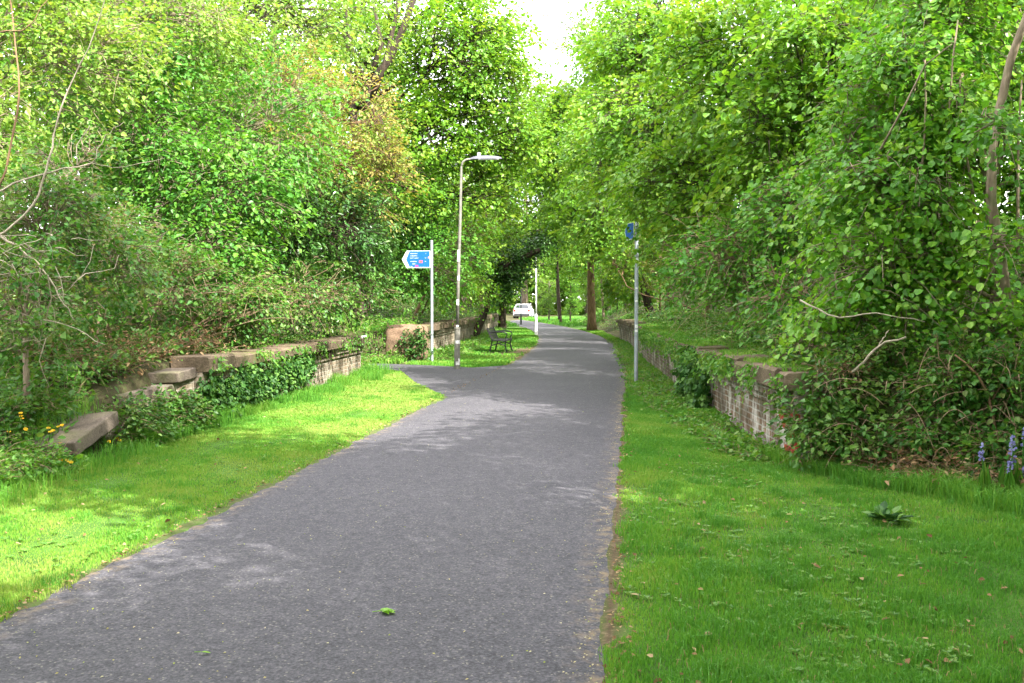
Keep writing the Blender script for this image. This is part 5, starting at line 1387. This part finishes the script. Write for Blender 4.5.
# ------------------------------------------------------------------ flowers
def poppy(px, py, Yd, seed, label):
    """a leafy clump with a few yellow flowers"""
    c = P(px, py, Yd)
    z0 = float(land(c[0], c[1]))
    rng = np.random.default_rng(seed)
    root = thing('yellow_poppy', (c[0], c[1], z0), label, 'flower', 'yellow flowers at the foot of the left bank')
    st, fo, fl = MB(), MB(), MB()
    tops = []
    for k in range(rng.integers(2, 5)):
        t = np.array((c[0] + rng.normal(0, .09), c[1] + rng.normal(0, .09), max(z0 + .12, c[2] + rng.normal(0, .06))))
        st.tube(curve_between((c[0], c[1], z0), t, rng, 5, .12), .0035, 5); tops.append(t)
    st.build('stem', M['herb'], root)
    m = 26; a = rng.uniform(0, 6.28, m); d = np.stack([np.cos(a), np.sin(a), rng.uniform(.2, 1.2, m)], 1)
    leaves(fo, np.array((c[0], c[1], z0)) + d * rng.uniform(.02, .16, (m, 1)), d, np.tile((0, 0, 1.0), (m, 1)) + rng.normal(0, .3, (m, 3)), rng.uniform(.05, .1, m), 'ovate', rng.random(m)); fo.build('foliage', M['herb'], root)
    for t in tops:
        fl = MB()
        a0 = rng.uniform(0, 6.28); ax = np.array([(math.cos(a0 + q * 1.571), math.sin(a0 + q * 1.571), .45) for q in range(4)])
        nr = np.array((rng.normal(.15, .2), rng.normal(-.4, .2), .8))
        leaves(fl, np.tile(t, (4, 1)), ax + np.outer(-(ax @ nr) * .6, nr), np.tile(nr, (4, 1)), .023, 'round', rng.random(4), fold=.3, curl=-.3, wid=1.25)
        fl.build('flower', M['yellow'], root)
for k, (px, py, lab) in enumerate([(12, 428, 'yellow flowers highest at the left edge above the others'), (45, 440, 'yellow flowers left of the tilted slab, beside its upper end'), (14, 466, 'yellow flowers lowest beside the left edge'), (33, 470, 'yellow flowers right of the lowest edge clump'),
        (28, 421, 'yellow flowers above and left of the tilted slab among bramble leaves'), (58, 437, 'yellow flowers touching the near end of the tilted slab'), (72, 466, 'yellow flowers in front of the near end of the tilted slab'), (55, 468, 'yellow flowers just left of the ones before the slab end'),
        (40, 482, 'yellow flowers in the long grass nearest the lawn'), (113, 450, 'yellow flowers right of the tilted slab under the ramp'), (140, 440, 'yellow flowers farthest right by the foot of the ramp'), (2, 441, 'yellow flowers cut by the left picture edge')]):
    poppy(px, py, 8.7 + .35 * (k % 3) + (1.3 if px > 100 else 0), 140 + k, lab)

def bluebell(px, py, Yd, seed, label):
    c = P(px, py, Yd); z0 = float(land(c[0], c[1])); rng = np.random.default_rng(seed)
    root = thing('bluebell', (c[0], c[1], z0), label, 'flower', 'bluebells at the right edge')
    st, fl, fo = MB(), MB(), MB()
    top = np.array((c[0] + rng.normal(0, .03), c[1], max(c[2], z0 + .25)))
    line = curve_between((c[0], c[1], z0), top, rng, 8, .06); st.tube(line, .005, 6); st.build('stem', M['herb'], root)
    m = 18; t = rng.uniform(.72, 1, m); pos = np.array((c[0], c[1], z0)) + (top - (c[0], c[1], z0)) * t[:, None]
    a = rng.uniform(0, 6.28, m); ax = np.stack([np.cos(a), np.sin(a), np.full(m, -.7)], 1)
    for q in range(3):
        nn = np.stack([np.cos(a + q * 2.1), np.sin(a + q * 2.1), np.full(m, .4)], 1)
        leaves(fl, pos + ax * .006, ax, nn, .022, 'round', rng.random(m), fold=.4, curl=-.2)
    fl.build('flower', M['blue_flower'], root)
    m = 9; a = rng.uniform(0, 6.28, m); ax = np.stack([np.cos(a) * .5, np.sin(a) * .5, np.full(m, .9)], 1)
    leaves(fo, np.tile((c[0], c[1], z0), (m, 1)), ax, np.stack([np.cos(a), np.sin(a), np.full(m, .3)], 1), rng.uniform(.18, .3, m), 'narrow', rng.random(m), curl=.5, wid=.6); fo.build('foliage', M['herb'], root)
for k, (px, py, lab) in enumerate([(986, 442, 'bluebell spike farthest left and lower than its neighbour'), (1006, 434, 'tallest bluebell spike in the middle of the bluebells'), (1012, 446, 'bluebell spike leaning right of the tallest one'), (1010, 460, 'low bluebell spike below the tallest one'), (1020, 466, 'lowest bluebell spike by the right picture edge'), (1019, 427, 'bluebell spike highest by the right picture edge')]):
    bluebell(px, py, 8.3 + .1 * (k % 3), 160 + k, lab)

# ------------------------------------------------------------------ litter
g1 = G(383, 620)
mb = MB()
rng = np.random.default_rng(170)
for a in (-60, -25, 5, 40, 75):
    q = R(a + 20); leaves(mb, np.array([(g1[0], g1[1], .047)]), np.array([(math.cos(q), math.sin(q), .18)]), np.array([(0, 0, 1.0)]), .05 if abs(a) > 50 else .065, 'ovate', np.array([.5]), curl=.3, wid=.9)
mb.tube([(g1[0], g1[1], .05), (g1[0] - .05, g1[1] - .02, .046)], .002, 5)
tag(mb.build('fallen_leaf', M['green_leaf']), 'single bright green lobed leaf lying on the path', 'leaf')
g2 = G(201, 662)
mb = MB(); leaves(mb, np.array([(g2[0], g2[1], .045)]), np.array([(1, .2, .1)]), np.array([(0, 0, 1.0)]), .045, 'narrow', np.array([.5])); mb.tube([(g2[0], g2[1], .046), (g2[0] - .03, g2[1], .044)], .0015, 5)
tag(mb.build('fallen_leaf', M['green_leaf']), 'narrow green leaf lying near the bottom of the path', 'leaf')
rng = np.random.default_rng(171)
n = 1500
y = 3.6 + 26 * rng.random(n) ** 2.0
u = np.where(rng.random(n) < .45, 1 - np.abs(rng.normal(0, .05, n)), rng.uniform(-1, 1, n)); u = np.where(rng.random(n) < .25, -np.abs(u), u)
x = xc(y) + 1.49 * np.clip(u, -1.01, 1.01)
pz = .006 + .030 * (1 - np.clip(u, -1, 1) ** 2) + .004
mb = MB(); a = rng.uniform(0, 6.28, n)
leaves(mb, np.stack([x, y, pz], 1), np.stack([np.cos(a), np.sin(a), rng.normal(0, .15, n)], 1), np.tile((0, 0, 1.0), (n, 1)) + rng.normal(0, .25, (n, 3)), rng.uniform(.006, .017, n), 'diamond', rng.random(n))
tag(mb.build('petal_litter', M['petal']), 'pale blossom and bud scales strewn over the path', 'litter', kind='stuff')
n = 1500
y = 4 + 40 * rng.random(n) ** 1.8
side = np.where(rng.random(n) < .5, -1, 1)
x = xc(y) + side * (1.52 + np.abs(rng.normal(0, .07, n)))
mb = MB(); a = rng.uniform(0, 6.28, n)
leaves(mb, np.stack([x, y, np.full(n, .02)], 1), np.stack([np.cos(a), np.sin(a), rng.normal(.1, .2, n)], 1), np.tile((0, 0, 1.0), (n, 1)) + rng.normal(0, .4, (n, 3)), rng.uniform(.012, .035, n), 'diamond', rng.random(n))
tag(mb.build('leaf_litter', M['dry']), 'brown crumbled leaves along both edges of the tarmac', 'litter', kind='stuff')

pl = np.concatenate([lawn_pts(200, 0, lambda y: np.minimum(.42 * y + .35, 4), 3.9, 11, 301, 1.2), lawn_pts(140, -5.3, -3.1, 4.8, 18, 302, 1.3)])
n = len(pl); rng = np.random.default_rng(303); a = rng.uniform(0, 6.28, n)
mb = MB(); leaves(mb, pl + (0, 0, .03), np.stack([np.cos(a), np.sin(a), rng.normal(0, .3, n)], 1), np.tile((0, 0, 1.0), (n, 1)) + rng.normal(0, .4, (n, 3)), rng.uniform(.02, .05, n), 'ovate', rng.random(n))
tag(mb.build('leaf_litter', M['dry']), 'brown dead leaves scattered over both lawns', 'litter', kind='stuff')
